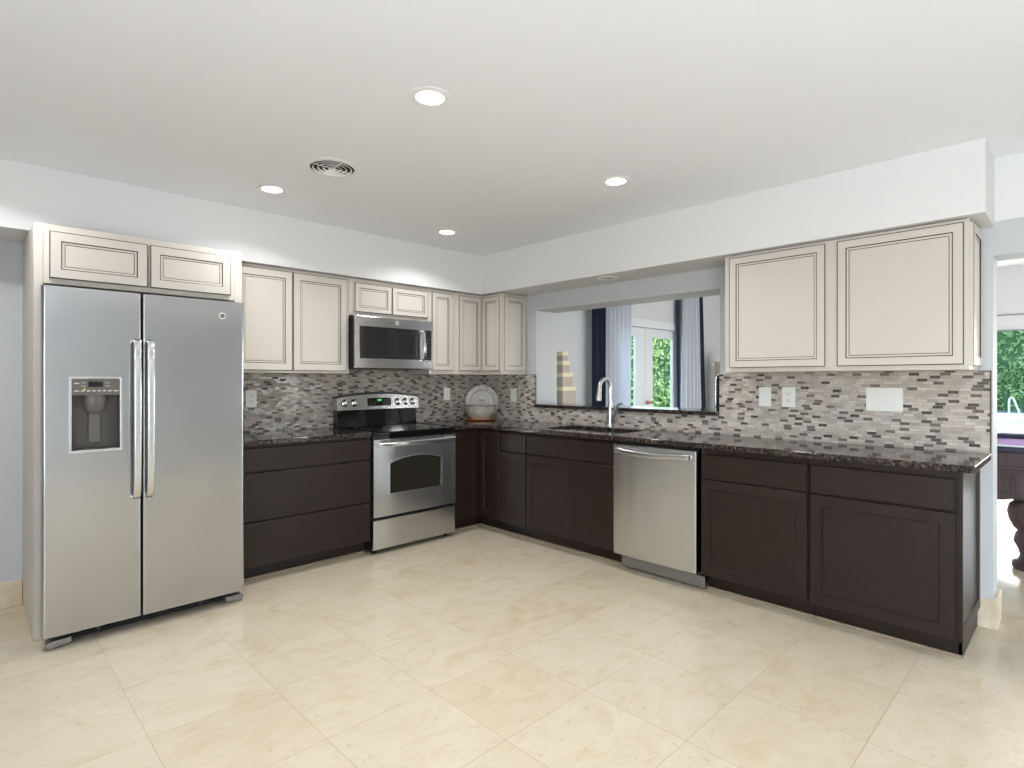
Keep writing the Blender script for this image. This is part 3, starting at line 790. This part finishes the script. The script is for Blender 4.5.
    for k in range(N+1):
        x = P0+(P1-P0)*k/N; zt = top(k); yt = -.120+.020*(zt-1.070)/.105; vs += [(x, yt, zt-.001), (x, yt, zt+.008), (x, -.058, zt+.014), (x, -.0185, zt+.006), (x, -.0185, zt-.001)]
    b.add(vs, fs); b.build('panel_cap', M['black'], cp)
    sl = math.atan2(.020, .105)
    def onp(z): return -.118+.020*(z-1.070)/.105
    b = MB(); zc0, zc1 = 1.098, 1.166
    b.add([(-1.430, onp(zc0)-.002, zc0), (-1.200, onp(zc0)-.002, zc0), (-1.200, onp(zc1)-.002, zc1), (-1.430, onp(zc1)-.002, zc1),
           (-1.430, onp(zc0)+.004, zc0), (-1.200, onp(zc0)+.004, zc0), (-1.200, onp(zc1)+.004, zc1), (-1.430, onp(zc1)+.004, zc1)],
          [(0, 1, 2, 3), (7, 6, 5, 4), (0, 4, 5, 1), (1, 5, 6, 2), (2, 6, 7, 3), (3, 7, 4, 0)])
    dp = b.build('display_panel', M['black_gloss'], cp)
    b = MB(); b.box(-1.335, -1.295, onp(1.145)-.006, onp(1.145)-.002, 1.138, 1.156); b.build('clock_display', M['led_green'], dp)
    b = MB()
    for x in (-1.412, -1.385, -1.358, -1.27, -1.243, -1.216):
        for z in (1.110, 1.128, 1.146): b.box(x-.007, x+.007, onp(z)-.0045, onp(z)-.002, z, z+.004)
    b.build('control_print', M['midgrey'], dp)
    for x in (-1.640, -1.555, -1.130, -1.050, -.972):
        kb = MB(); kb.lathe([(0, 0), (.026, 0), (.026, -.006), (.019, -.010), (.017, -.030), (0, -.031)], (0, 0, 0), 20, 1, 0); kb.box(-.004, .004, -.036, -.030, -.018, .018, 0)
        k_ = kb.build('knob', M['chrome'], cp, smooth=True); k_.location = (x, onp(1.128)-.001, 1.128); k_.rotation_euler = (-sl, 0, 0)
        rb = MB(); rb.lathe([(.026, -.0005), (.031, -.0005), (.031, -.003), (.026, -.003), (.026, -.0005)], (0, 0, 0), 20, 1, caps=False); rb.build('knob_ring', M['black'], k_)
    lb = emblem(cp, -1.31, onp(1.082)-.001, 1.083, .008)
    for x in (X0+.05, X1-.05):
        for y in (-.58, -.08):
            b = MB(); b.lathe([(.018, 0), (.018, .012), (.008, .012), (.008, .035)], (x, y, 0), 12); b.build('foot', M['black'], r)
stove()

# ------------------------------------------------------------------ microwave
def microwave():
    X0, X1, F, Z0, Z1 = -1.702, -.962, -.430, 1.415, 1.823
    r = thing('microwave', (-.020, 0, 0), 0, 'stainless steel over-the-range microwave oven with dark window', 'microwave')
    b = MB(); b.box(X0+.003, X1-.003, -.398, -.010, Z0, Z1); b.build('microwave_body', M['black'], r, bevel=.002)
    wx0, wx1, wz0, wz1 = -1.668, -1.098, 1.490, 1.742
    b = MB(); b.cells([X0, wx0, wx1, -1.062, -.978, X1], [Z0, wz0, wz1, Z1], [(i, j) for i in range(5) for j in range(3) if not (j == 1 and i in (1, 3))], F, -.400, perm=(0, 2, 1))
    fr = b.build('front_frame', M['steel'], r, bevel=.0025)
    b = MB(); b.box(wx0, wx1, F+.004, -.402, wz0, wz1); w = b.build('door_window', M['mw_glass'], r)
    b = MB(); b.cells([wx0+.10, wx0+.106, wx1-.06, wx1-.054], [wz0+.03, wz0+.034, wz1-.05, wz1-.046], [(i, j) for i in range(3) for j in range(3) if (i, j) != (1, 1)], F+.0032, F+.0039, perm=(0, 2, 1)); b.build('window_border', M['black'], w)
    b = MB(); b.box(-1.062, -.978, F+.003, -.402, wz0, wz1); cp = b.build('control_panel', M['black_gloss'], r)
    b = MB()
    for i in range(3):
        for j in range(7): b.box(-1.050+i*.022, -1.036+i*.022, F+.0015, F+.003, 1.505+j*.026, 1.509+j*.026)
    b.build('keypad_print', M['midgrey'], cp)
    b = MB(); b.box(-1.052, -.988, F+.0015, F+.003, 1.70, 1.728); b.build('clock_display', M['black'], cp)
    path = [(-1.080, F+.002, 1.735), (-1.080, F-.022, 1.732), (-1.080, F-.034, 1.715), (-1.080, F-.042, 1.65), (-1.080, F-.045, 1.61), (-1.080, F-.042, 1.56), (-1.080, F-.034, 1.505), (-1.080, F-.022, 1.490), (-1.080, F+.002, 1.487)]
    b = MB(); b.sweep(path, [(y, x) for x, y in rrect(.024, .014, .005)], up=(1, 0, 0)); b.build('handle', M['chrome'], r, smooth=True)
    emblem(fr, -1.325, F, 1.785, .016)
    b = MB()
    for x, z, w_ in ((-1.06, 1.452, .02), (-1.03, 1.442, .014), (-1.005, 1.455, .018), (-.985, 1.44, .012), (-1.045, 1.436, .012)): b.box(x, x+w_, F-.0012, F-.0002, z, z+.010)
    b.build('rating_print', M['mark'], fr)
    b = MB(); b.box(X0+.06, X1-.06, -.34, -.06, Z0-.008, Z0-.0005); b.build('underside_filter', M['darkgrey'], r)
microwave()

# ------------------------------------------------------------------ dishwasher
def dishwasher():
    r = thing('dishwasher', (-.66, -2.085, 0), B_, 'stainless steel dishwasher with bowed bar handle beside the sink cabinet', 'dishwasher')
    W = .618
    b = MB(); b.box(.004, W-.004, .086, .62, .03, .888); b.box(.004, W-.004, .052, .0855, .112, .888); b.build('tub_body', M['black'], r)
    b = MB(); N = 10
    prof = [(0, .05)] + [(0, .005), (.004, .001)] + [(W*k/N, -.006*math.sin(PI*k/N)) for k in range(1, N)] + [(W-.004, .001), (W, .005), (W, .05)]
    b.prism(prof, .118, .875); d = b.build('door_panel', M['steel_dw'], r, smooth=True, wn=True)
    N = 16
    path = [(.035, .002, .838), (.037, -.020, .838)] + [(.045+(W-.09)*k/N, -.030-.022*math.sin(PI*k/N), .838-.010*math.sin(PI*k/N)) for k in range(N+1)] + [(W-.037, -.020, .838), (W-.035, .002, .838)]
    b = MB(); b.sweep(path, rrect(.016, .034, .007), up=(0, 0, 1)); b.build('handle', M['nickel'], d, smooth=True)
    b = MB(); b.box(.019, W+.020, .078, .084, .016, .086); b.build('kick_plate', M['greymetal'], r, bevel=.002)
dishwasher()

# ------------------------------------------------------------------ sink, faucet
r = thing('sink', (0, 0, 0), 0, 'undermount steel sink basin cut into the granite behind the faucet', 'sink')
b = MB(); g = .004
b.cells([SX0-.02, SX0+g, SX1-g, SX1+.02], [SY0-.02, SY0+g, SY1-g, SY1+.02], [(i, j) for i in range(3) for j in range(3) if (i, j) != (1, 1)], .890, .8955)
b.cells([SX0+g-.003, SX0+g, SX1-g, SX1-g+.003], [SY0+g-.003, SY0+g, SY1-g, SY1-g+.003], [(i, j) for i in range(3) for j in range(3) if (i, j) != (1, 1)], .70, .8899)
b.box(SX0+g, SX1-g, SY0+g, SY1-g, .697, .70); b.build('basin', M['nickel'], r)
b = MB(); b.lathe([(0, .7001), (.045, .7001), (.045, .704), (.03, .703), (0, .7015)], (-.325, -1.66, 0), 20, caps=False); b.build('drain', M['chrome'], r, smooth=True)
r = thing('faucet', (-.075, -1.64, .93), 0, 'tall chrome gooseneck faucet with side lever behind the sink', 'faucet')
b = MB(); b.lathe([(0, 0.001), (.033, 0.001), (.033, .006), (.028, .012), (.026, .05), (.023, .13), (.018, .19), (.0155, .21)], (0, 0, 0), 20); b.build('faucet_body', M['nickel'], r, smooth=True)
pts = [(0, 0, .19), (0, 0, .30)] + [(-.072+.072*math.cos(a), 0, .325+.072*math.sin(a)) for a in [PI*k/12 for k in range(0, 12)]] + [(-.146, 0, .315)]
b = MB(); b.tube(pts, .0145, 12, up=(0, 1, 0)); b.build('gooseneck_spout', M['nickel'], r, smooth=True)
b = MB(); b.lathe([(.0155, .11), (.0155, .085), (.023, .015), (.022, 0), (0, 0)][::-1], (0, 0, 0), 18); h = b.build('spray_head', M['nickel'], r, smooth=True); h.location = (-.160, 0, .222); h.rotation_euler = (0, math.radians(9), 0)
b = MB(); b.tube([(0, -.010, .045), (0, -.035, .105), (0, -.060, .155), (-.003, -.078, .182), (-.006, -.105, .198), (-.010, -.130, .196)], .014, 12, up=(1, 0, 0), scales=[1.5, 1.5, 1.25, .9, .65, .5]); b.build('lever', M['nickel'], r, smooth=True)

# ------------------------------------------------------------------ corner display: tray, bowl, platter
r = thing('serving_tray', (-.292, -.262, .93), 0, 'round copper-coloured tray on the granite in the corner under the bowl', 'tray')
b = MB(); b.lathe([(0, 0.0005), (.125, 0.0005), (.150, .012), (.150, .018), (.120, .012), (0, .010)], (0, 0, 0), 40, caps=False); b.build('tray', M['copper'], r, smooth=True)
r = thing('bowl', (-.292, -.262, .941), 0, 'pale patterned bowl standing on the copper tray', 'bowl')
b = MB(); b.lathe([(0, .0005), (.080, .0005), (.088, .006), (.120, .035), (.143, .085), (.152, .130), (.156, .130), (.152, .132), (.144, .130), (.135, .085), (.112, .040), (.080, .014), (0, .012)], (0, 0, 0), 40, caps=False); bo = b.build('bowl_body', M['platter'], r, smooth=True)
b = MB(); b.lathe([(.150, .127), (.159, .127), (.159, .134), (.150, .134), (.150, .127)], (0, 0, 0), 40, caps=False); b.build('bowl_rim', M['midgrey'], r, smooth=True)
r = thing('platter', (-.150, -.127, .931), PI/4-.06-PI/2, 'large round speckled platter standing upright in the corner behind the bowl', 'platter')
r.rotation_euler = (0, 0, -PI/4)
b = MB(); b.lathe([(0, .008), (.115, .008), (.125, -.004), (.165, -.012), (.168, -.010), (.130, .004), (.118, .016), (0, .016)], (0, 0, 0), 48, 1, caps=False)
p = b.build('platter_dish', M['platter'], r, smooth=True); p.location = (0, 0, .168); p.rotation_euler = (math.radians(-6), 0, 0)
b = MB()
for s in (-1, 1):
    b.tube([(s*.018-.008, -.020, .175), (s*.018-.008, -.030, .190), (s*.018+.008, -.030, .190), (s*.018+.008, -.020, .175)], .003, 6, up=(0, 1, 0))
b.build('loop_handle', M['darkgrey'], r)

# ------------------------------------------------------------------ outlets and switches
def wall_plate(name, loc, rot, w, h, kind, label, cat):
    r = thing(name, loc, rot, label, cat, 'white wall plates on the mosaic')
    b = MB(); b.box(-w/2, w/2, -.006, 0, -h/2, h/2); b.build('cover_plate', M['plate_white'], r, bevel=.002)
    if kind == 'outlet':
        for z in (-.022, .022):
            b = MB(); b.box(-.017, .017, -.0075, -.006, z-.014, z+.014); s = b.build('socket', M['plate_white'], r, bevel=.0008)
            b = MB(); b.box(-.009, -.006, -.0079, -.0075, z-.004, z+.008); b.box(.006, .009, -.0079, -.0075, z-.004, z+.006); b.box(-.002, .002, -.0079, -.0075, z-.011, z-.007); b.build('slots', M['slot'], s)
    elif kind == 'rocker':
        b = MB(); b.box(-.017, .017, -.009, -.006, -.033, .033); b.build('rocker', M['plate_white'], r, bevel=.001)
    elif kind == 'triple':
        b = MB(); b.cells([-w/2+.025, -w/2+.027, w/2-.027, w/2-.025], [-.035, -.033, .033, .035], [(i, j) for i in range(3) for j in range(3) if (i, j) != (1, 1)], -.0068, -.006, perm=(0, 2, 1)); b.build('plate_line', M['tin'], r)
        for x in (-.046, 0, .046):
            b = MB(); b.box(x-.017, x+.017, -.009, -.006, -.030, .030); b.build('rocker', M['plate_white'], r, bevel=.001)
    return r
wall_plate('outlet', (-2.352, -.0095, 1.180), A, .078, .128, 'outlet', 'white double outlet on the mosaic close beside the refrigerator', 'outlet')
wall_plate('outlet', (-.507, -.0095, 1.183), A, .074, .122, 'rocker', 'white wall plate between the range and the corner platter', 'outlet')
e = wall_plate('outlet', (-.0095, -.441, 1.171), B_, .078, .130, 'rocker', 'white plug-in wall plate with tiny red light, between platter and pass-through', 'outlet')
b = MB(); b.box(-.030, .012, -.010, -.002, .066, .076); pl = b.build('plug_top', M['black'], e)
b = MB(); b.box(-.028, -.020, -.011, -.0098, .068, .076); b.build('indicator', M['led_red'], pl)
wall_plate('light_switch', (-.0095, -2.870, 1.207), B_, .080, .130, 'rocker', 'white plate nearest the pass-through, first of the two small plates under the big wall cabinet', 'switch')
wall_plate('outlet', (-.0095, -3.022, 1.207), B_, .084, .132, 'outlet', 'white outlet between the single plate and the wide switch plate', 'outlet')
wall_plate('light_switch', (-.0095, -3.560, 1.205), B_, .186, .138, 'triple', 'wide white triple switch plate under the large wall cabinet', 'switch')

# ------------------------------------------------------------------ ceiling lamps and vent
def downlight(x, y, label, first=None):
    r = thing('recessed_light', (x, y, HK), 0, label, 'ceiling light', 'round recessed ceiling lights')
    b = MB(); b.lathe([(.058, -.001), (.088, -.001), (.088, -.003), (.070, -.006), (.058, -.004), (.058, -.001)], (0, 0, 0), 36, caps=False); b.build('trim_ring', M['lamp_trim'], r, smooth=True)
    b = MB(); b.lathe([(0, -.001), (.058, -.001), (.058, -.003), (0, -.004)], (0, 0, 0), 32, caps=False); b.build('diffuser', M['lamp_glow'], r, smooth=True)
    lamp('downlight_bulb', 'AREA', (x, y, HK-.012), (0, 0, 0), 6.5, (.975, .985, 1), shape='DISK', size=.11, spread=math.radians(135))
    return r
downlight(-2.527, -2.497, 'lit recessed ceiling light closest to the camera, above the middle of the floor')
downlight(-2.547, -.903, 'lit recessed ceiling light above the gap between refrigerator and range')
downlight(-1.159, -2.460, 'lit recessed ceiling light in front of the pass-through and sink')
downlight(-1.161, -.856, 'lit recessed ceiling light near the cabinet corner')
downlight(-3.86, -.90, 'lit recessed ceiling light cut off by the picture edge above the refrigerator side')
for x, y in ((-3.95, -2.50), (-1.16, -5.6), (-2.55, -4.6), (-3.95, -4.6)):   # unseen lamps added out of view for more light, continuing the grid
    downlight(x, y, 'unseen recessed ceiling light added behind the viewpoint for light')
lamp('living_room_fill', 'AREA', (2.6, -2.0, HL-.02), (0, 0, 0), 9, (1, .97, .93), shape='DISK', size=.3)  # unseen lamp added to brighten the living room, without a fixture
lamp('living_room_fill', 'AREA', (3.0, -6.2, HL-.02), (0, 0, 0), 9, (1, .97, .93), shape='DISK', size=.3)  # second added fill, over the pool-table side
r = thing('recessed_light', (-.235, -1.73, 2.132), 0, 'small unlit recessed light under the soffit above the sink', 'ceiling light')
b = MB(); b.lathe([(.055, -.001), (.085, -.001), (.085, -.004), (.066, -.010), (.055, -.006), (.055, -.001)], (0, 0, 0), 32, caps=False); b.build('trim_ring', M['lamp_trim'], r, smooth=True)
b = MB(); b.lathe([(0, -.0015), (.055, -.0015), (.055, -.003), (0, -.004)], (0, 0, 0), 28, caps=False); b.build('lens', M['lamp_off'], r, smooth=True)

r = thing('ceiling_vent', (-2.447, -1.485, HK), 0, 'round white ceiling vent with concentric louvre rings', 'vent')
b = MB(); b.lathe([(.118, -.001), (.148, -.001), (.148, -.003), (.124, -.007), (.118, -.006), (.118, -.001)], (0, 0, 0), 44, caps=False); b.build('outer_ring', M['tin'], r, smooth=True)
b = MB(); b.lathe([(0, -.0008), (.1175, -.0008), (.1175, -.002), (0, -.002)], (0, 0, 0), 36, caps=False); b.build('duct_opening', M['dark'], r)
for k, rr in enumerate((.018, .046, .074, .101)):
    b = MB(); b.lathe([(rr-.003, -.003), (rr+.003, -.010), (rr+.005, -.009), (rr-.001, -.0025), (rr-.003, -.003)], (0, 0, 0), 40, caps=False); b.build('louvre_ring', M['tin'], r, smooth=True)
b = MB(); b.box(-.112, .112, -.003, .003, -.006, -.003); b.box(-.003, .003, -.112, .112, -.006, -.003); b.build('spoke', M['tin'], r)

# ------------------------------------------------------------------ living room seen through the pass-through
def curtain(m, tx0, tx1, bx0, bx1, y, zt, label, folds, amp, cat='curtain', group='long curtains at the french door'):
    N, K = folds*8, 10; vs = []
    for side in (0, 1):
        for k in range(K+1):
            w = k/K; x0 = tx0+(bx0-tx0)*w; x1 = tx1+(bx1-tx1)*w; z = zt-(zt-.02)*w
            for i in range(N+1):
                u = i/N
                vs.append((x0+(x1-x0)*u, y+amp*math.sin(2*PI*folds*u+.5*math.sin(3*w+u*5))+side*.004, z))
    n1 = (K+1)*(N+1); fs = []
    for k in range(K):
        for i in range(N):
            a = k*(N+1)+i; fs += [(a, a+1, a+N+2, a+N+1), (n1+a, n1+a+N+1, n1+a+N+2, n1+a+1)]
    for i in range(N): fs += [(i, n1+i, n1+i+1, i+1), (K*(N+1)+i, K*(N+1)+i+1, n1+K*(N+1)+i+1, n1+K*(N+1)+i)]
    for k in range(K): a = k*(N+1); fs += [(a, a+N+1, n1+a+N+1, n1+a), (a+N, n1+a+N, n1+a+2*N+1, a+2*N+1)]
    b = MB(); b.add(vs, fs)
    return tag(b.build('curtain', m, smooth=True), label, cat, group)
curtain(M['navy'], 1.69, 1.93, 1.69, 1.93, -.12, 2.80, 'navy curtain hanging beside the stacked boxes', 3, .028)
curtain(M['sheer'], 1.985, 2.54, 1.985, 2.49, -.11, 2.80, 'white sheer curtain between the navy one and the french door, toward the stacked boxes', 6, .025)
curtain(M['sheer'], 3.93, 4.36, 3.86, 4.50, -.12, 2.80, 'white sheer curtain on the far side of the french door', 5, .03)
curtain(M['navy'], 4.37, 4.49, 4.515, 4.66, -.12, 2.80, 'navy curtain on the far side of the french door behind the sheer', 2, .022)
curtain(M['navy'], 3.83, 3.925, 3.905, 3.925, -.05, 2.80, 'thin edge of navy curtain showing above the far sheer curtain', 1, .01)
def gift_box(x0, x1, y0, y1, z0, z1, label, side='boxside'):
    r = thing('storage_box', ((x0+x1)/2, (y0+y1)/2, z0), 0, label, 'box', 'lidded boxes stacked behind the pass-through')
    w, d, h = (x1-x0)/2, (y1-y0)/2, z1-z0
    b = MB(); b.box(-w+.004, w-.004, -d+.004, d-.004, .001, h-.03); b.build('box_body', M[side], r)
    b = MB(); b.box(-w, w, -d, d, h-.046, h); b.build('box_lid', M['boxlid'], r, bevel=.002)
    return r
bx = .955
gift_box(bx, 1.195, -.25, -.13, .751, 1.243, 'taupe box with cream lid, bottom and largest of the stack')
gift_box(bx, 1.140, -.25, -.135, 1.243, 1.402, 'taupe box with cream lid, second from the bottom of the stack')
gift_box(bx, 1.085, -.25, -.14, 1.402, 1.537, 'small taupe lidded box, third from the bottom of the stack')
gift_box(bx, 1.050, -.25, -.145, 1.537, 1.642, 'smallest lidded box on top of the stack')
r = thing('side_table', (1.08, -.18, 0), 0, 'narrow console table under the stacked boxes', 'table')
b = MB(); b.box(-.18, .22, -.15, .15, .72, .75); b.build('table_top', M['boxtan'], r, bevel=.003)
for sx in (-.16, .20):
    for sy in (-.13, .13): b = MB(); b.box(sx-.015, sx+.015, sy-.015, sy+.015, 0, .72); b.build('leg', M['boxtan'], r)
r = thing('pedestal', (4.90, -.32, 0), 0, 'tall tan pedestal beyond the far navy curtain', 'pedestal')
b = MB(); b.box(-.13, .20, -.12, .12, 0, 1.60); b.build('column', M['boxside'], r, bevel=.004)
b = MB(); b.box(-.15, .22, -.14, .14, 1.60, 1.63); b.build('top_board', M['boxlid'], r, bevel=.003)
r = thing('storage_box', (4.96, -.32, 1.631), 0, 'small grey box on top of the tan pedestal', 'box')
b = MB(); b.box(-.08, .10, -.08, .08, 0, .14); b.build('box_body', M['boxside'], r, bevel=.002)
# tubular chair just behind the ledge
r = thing('bar_chair', (.62, -2.29, 0), PI/2, 'tall chrome-framed black chair partly hidden behind the end of the ledge', 'chair')
b = MB(); b.box(-.20, .20, -.20, .20, .74, .79); b.build('seat', M['black'], r, bevel=.015)
b = MB(); b.box(-.155, .155, -.205, -.18, .90, 1.36); b.build('backrest', M['black'], r, bevel=.01)
for s in (-1, 1):
    b = MB(); b.tube([(s*.17, -.22, 0), (s*.17, -.20, .76), (s*.17, -.20, 1.31), (s*.165, -.205, 1.345), (s*.14, -.215, 1.38), (s*.06, -.22, 1.405), (0, -.22, 1.41)], .011, 10, up=(0, 1, 0)); b.build('back_frame', M['chrome'], r, smooth=True)
    b = MB(); b.tube([(s*.18, .20, 0), (s*.17, .18, .745)], .011, 10, up=(0, 1, 0)); b.build('leg', M['chrome'], r, smooth=True)
b = MB(); b.tube([(-.175, .19, .30), (.175, .19, .30)], .009, 8, up=(0, 0, 1)); b.build('footrest', M['chrome'], r, smooth=True)

# ------------------------------------------------------------------ pool-table room
r = thing('pool_table', (0, 0, 0), 0, 'dark carved billiard table with violet cloth, seen past the partition end', 'billiard table')
r.scale = (1, 1, 1.075)
TX0, TX1, TY0, TY1 = 1.25, 2.70, -6.6, -3.68
b = MB(); b.box(TX0+.10, TX1-.10, TY0+.10, TY1-.10, .725, .760); b.build('playing_cloth', M['felt'], r)
b = MB(); b.cells([TX0, TX0+.14, TX1-.14, TX1], [TY0, TY0+.14, TY1-.14, TY1], [(i, j) for i in range(3) for j in range(3) if (i, j) != (1, 1)], .758, .800); b.build('rail', M['rail'], r, bevel=.01)
b = MB(); b.cells([TX0+.14, TX0+.18, TX1-.18, TX1-.14], [TY0+.14, TY0+.18, TY1-.18, TY1-.14], [(i, j) for i in range(3) for j in range(3) if (i, j) != (1, 1)], .761, .795); b.build('cushion', M['rail'], r, bevel=.006)
# apron with arched lower edge (long side facing the kitchen) and its mouldings
def apron_poly(a0, a1, z1=.757, zc=.50, ze=.42):
    out = [(a0, z1), (a1, z1), (a1, ze)]
    n = 24
    for k in range(n+1):
        u = k/n; s = min(1, min(u, 1-u)*7)
        out.append((a1-.16-(a1-a0-.32)*u, ze+.02+(zc-ze-.02)*(s*s*(3-2*s))))
    out.append((a0, ze)); return out
ap = MB(); ap.prism(apron_poly(TY0+.05, TY1-.05), TX0+.03, TX0+.08, perm=(1, 2, 0)); ap.prism(apron_poly(TY0+.05, TY1-.05), TX1-.08, TX1-.03, perm=(1, 2, 0))
ap.prism(apron_poly(TX0+.05, TX1-.05), TY0+.05, TY0+.10, perm=(0, 2, 1)); ap.prism(apron_poly(TX0+.05, TX1-.05), TY1-.10, TY1-.05, perm=(0, 2, 1))
ap = ap.build('apron', M['mahogany'], r)
b = MB()
b.box(TX0+.012, TX0+.03, TY0+.05, TY1-.05, .655, .672); b.box(TX0+.016, TX0+.03, TY0+.05, TY1-.05, .640, .650)
for k in range(6):
    y1 = TY1-.44-k*.42; y0 = y1-.36
    if y0 > TY0+.3: b.cells([y0, y0+.014, y1-.014, y1], [.50, .514, .600, .614], [(i, j) for i in range(3) for j in range(3) if (i, j) != (1, 1)], TX0+.018, TX0+.03, perm=(1, 2, 0))
for s in (0,):
    b.cells([TY1-.37, TY1-.356, TY1-.20, TY1-.186], [.48, .494, .600, .614], [(i, j) for i in range(3) for j in range(3) if (i, j) != (1, 1)], TX0+.014, TX0+.03, perm=(1, 2, 0))
b.box(TX0+.010, TX0+.03, TY1-.17, TY1-.05, .585, .608); b.build('apron_moulding', M['mahogany'], ap, bevel=.003)
legp = [(.0, .0), (.085, .0), (.095, .02), (.090, .05), (.060, .065), (.050, .09), (.060, .13), (.085, .18), (.075, .23), (.062, .25), (.085, .27), (.110, .32), (.120, .37), (.108, .42), (.078, .445), (.11, .455), (.115, .475), (.09, .48), (.12, .495), (.12, .52), (.10, .53), (.10, .56), (0, .56)]
for lx in (TX0+.15, TX1-.15):
    for ly in (TY1-.44, TY0+.44):
        b = MB(); b.lathe(legp, (lx, ly, 0), 28, caps=False); b.build('leg', M['mahogany'], r, smooth=True)
# window shade
r = thing('window_shade', (0, 0, 0), 0, 'pale grey flat window shade drawn partway down over the terrace doors', 'shade')
b = MB(); b.box(XR-.075, XR-.07, RY0+.02, RY1-.02, 1.99, 2.849); sh = b.build('shade_fabric', M['shade'], r)
b = MB(); b.box(XR-.085, XR-.062, RY0+.02, RY1-.02, 2.185, 2.20); b.box(XR-.085, XR-.062, RY0+.02, RY1-.02, 1.975, 1.992); b.build('hem_bar', M['shade_line'], sh)
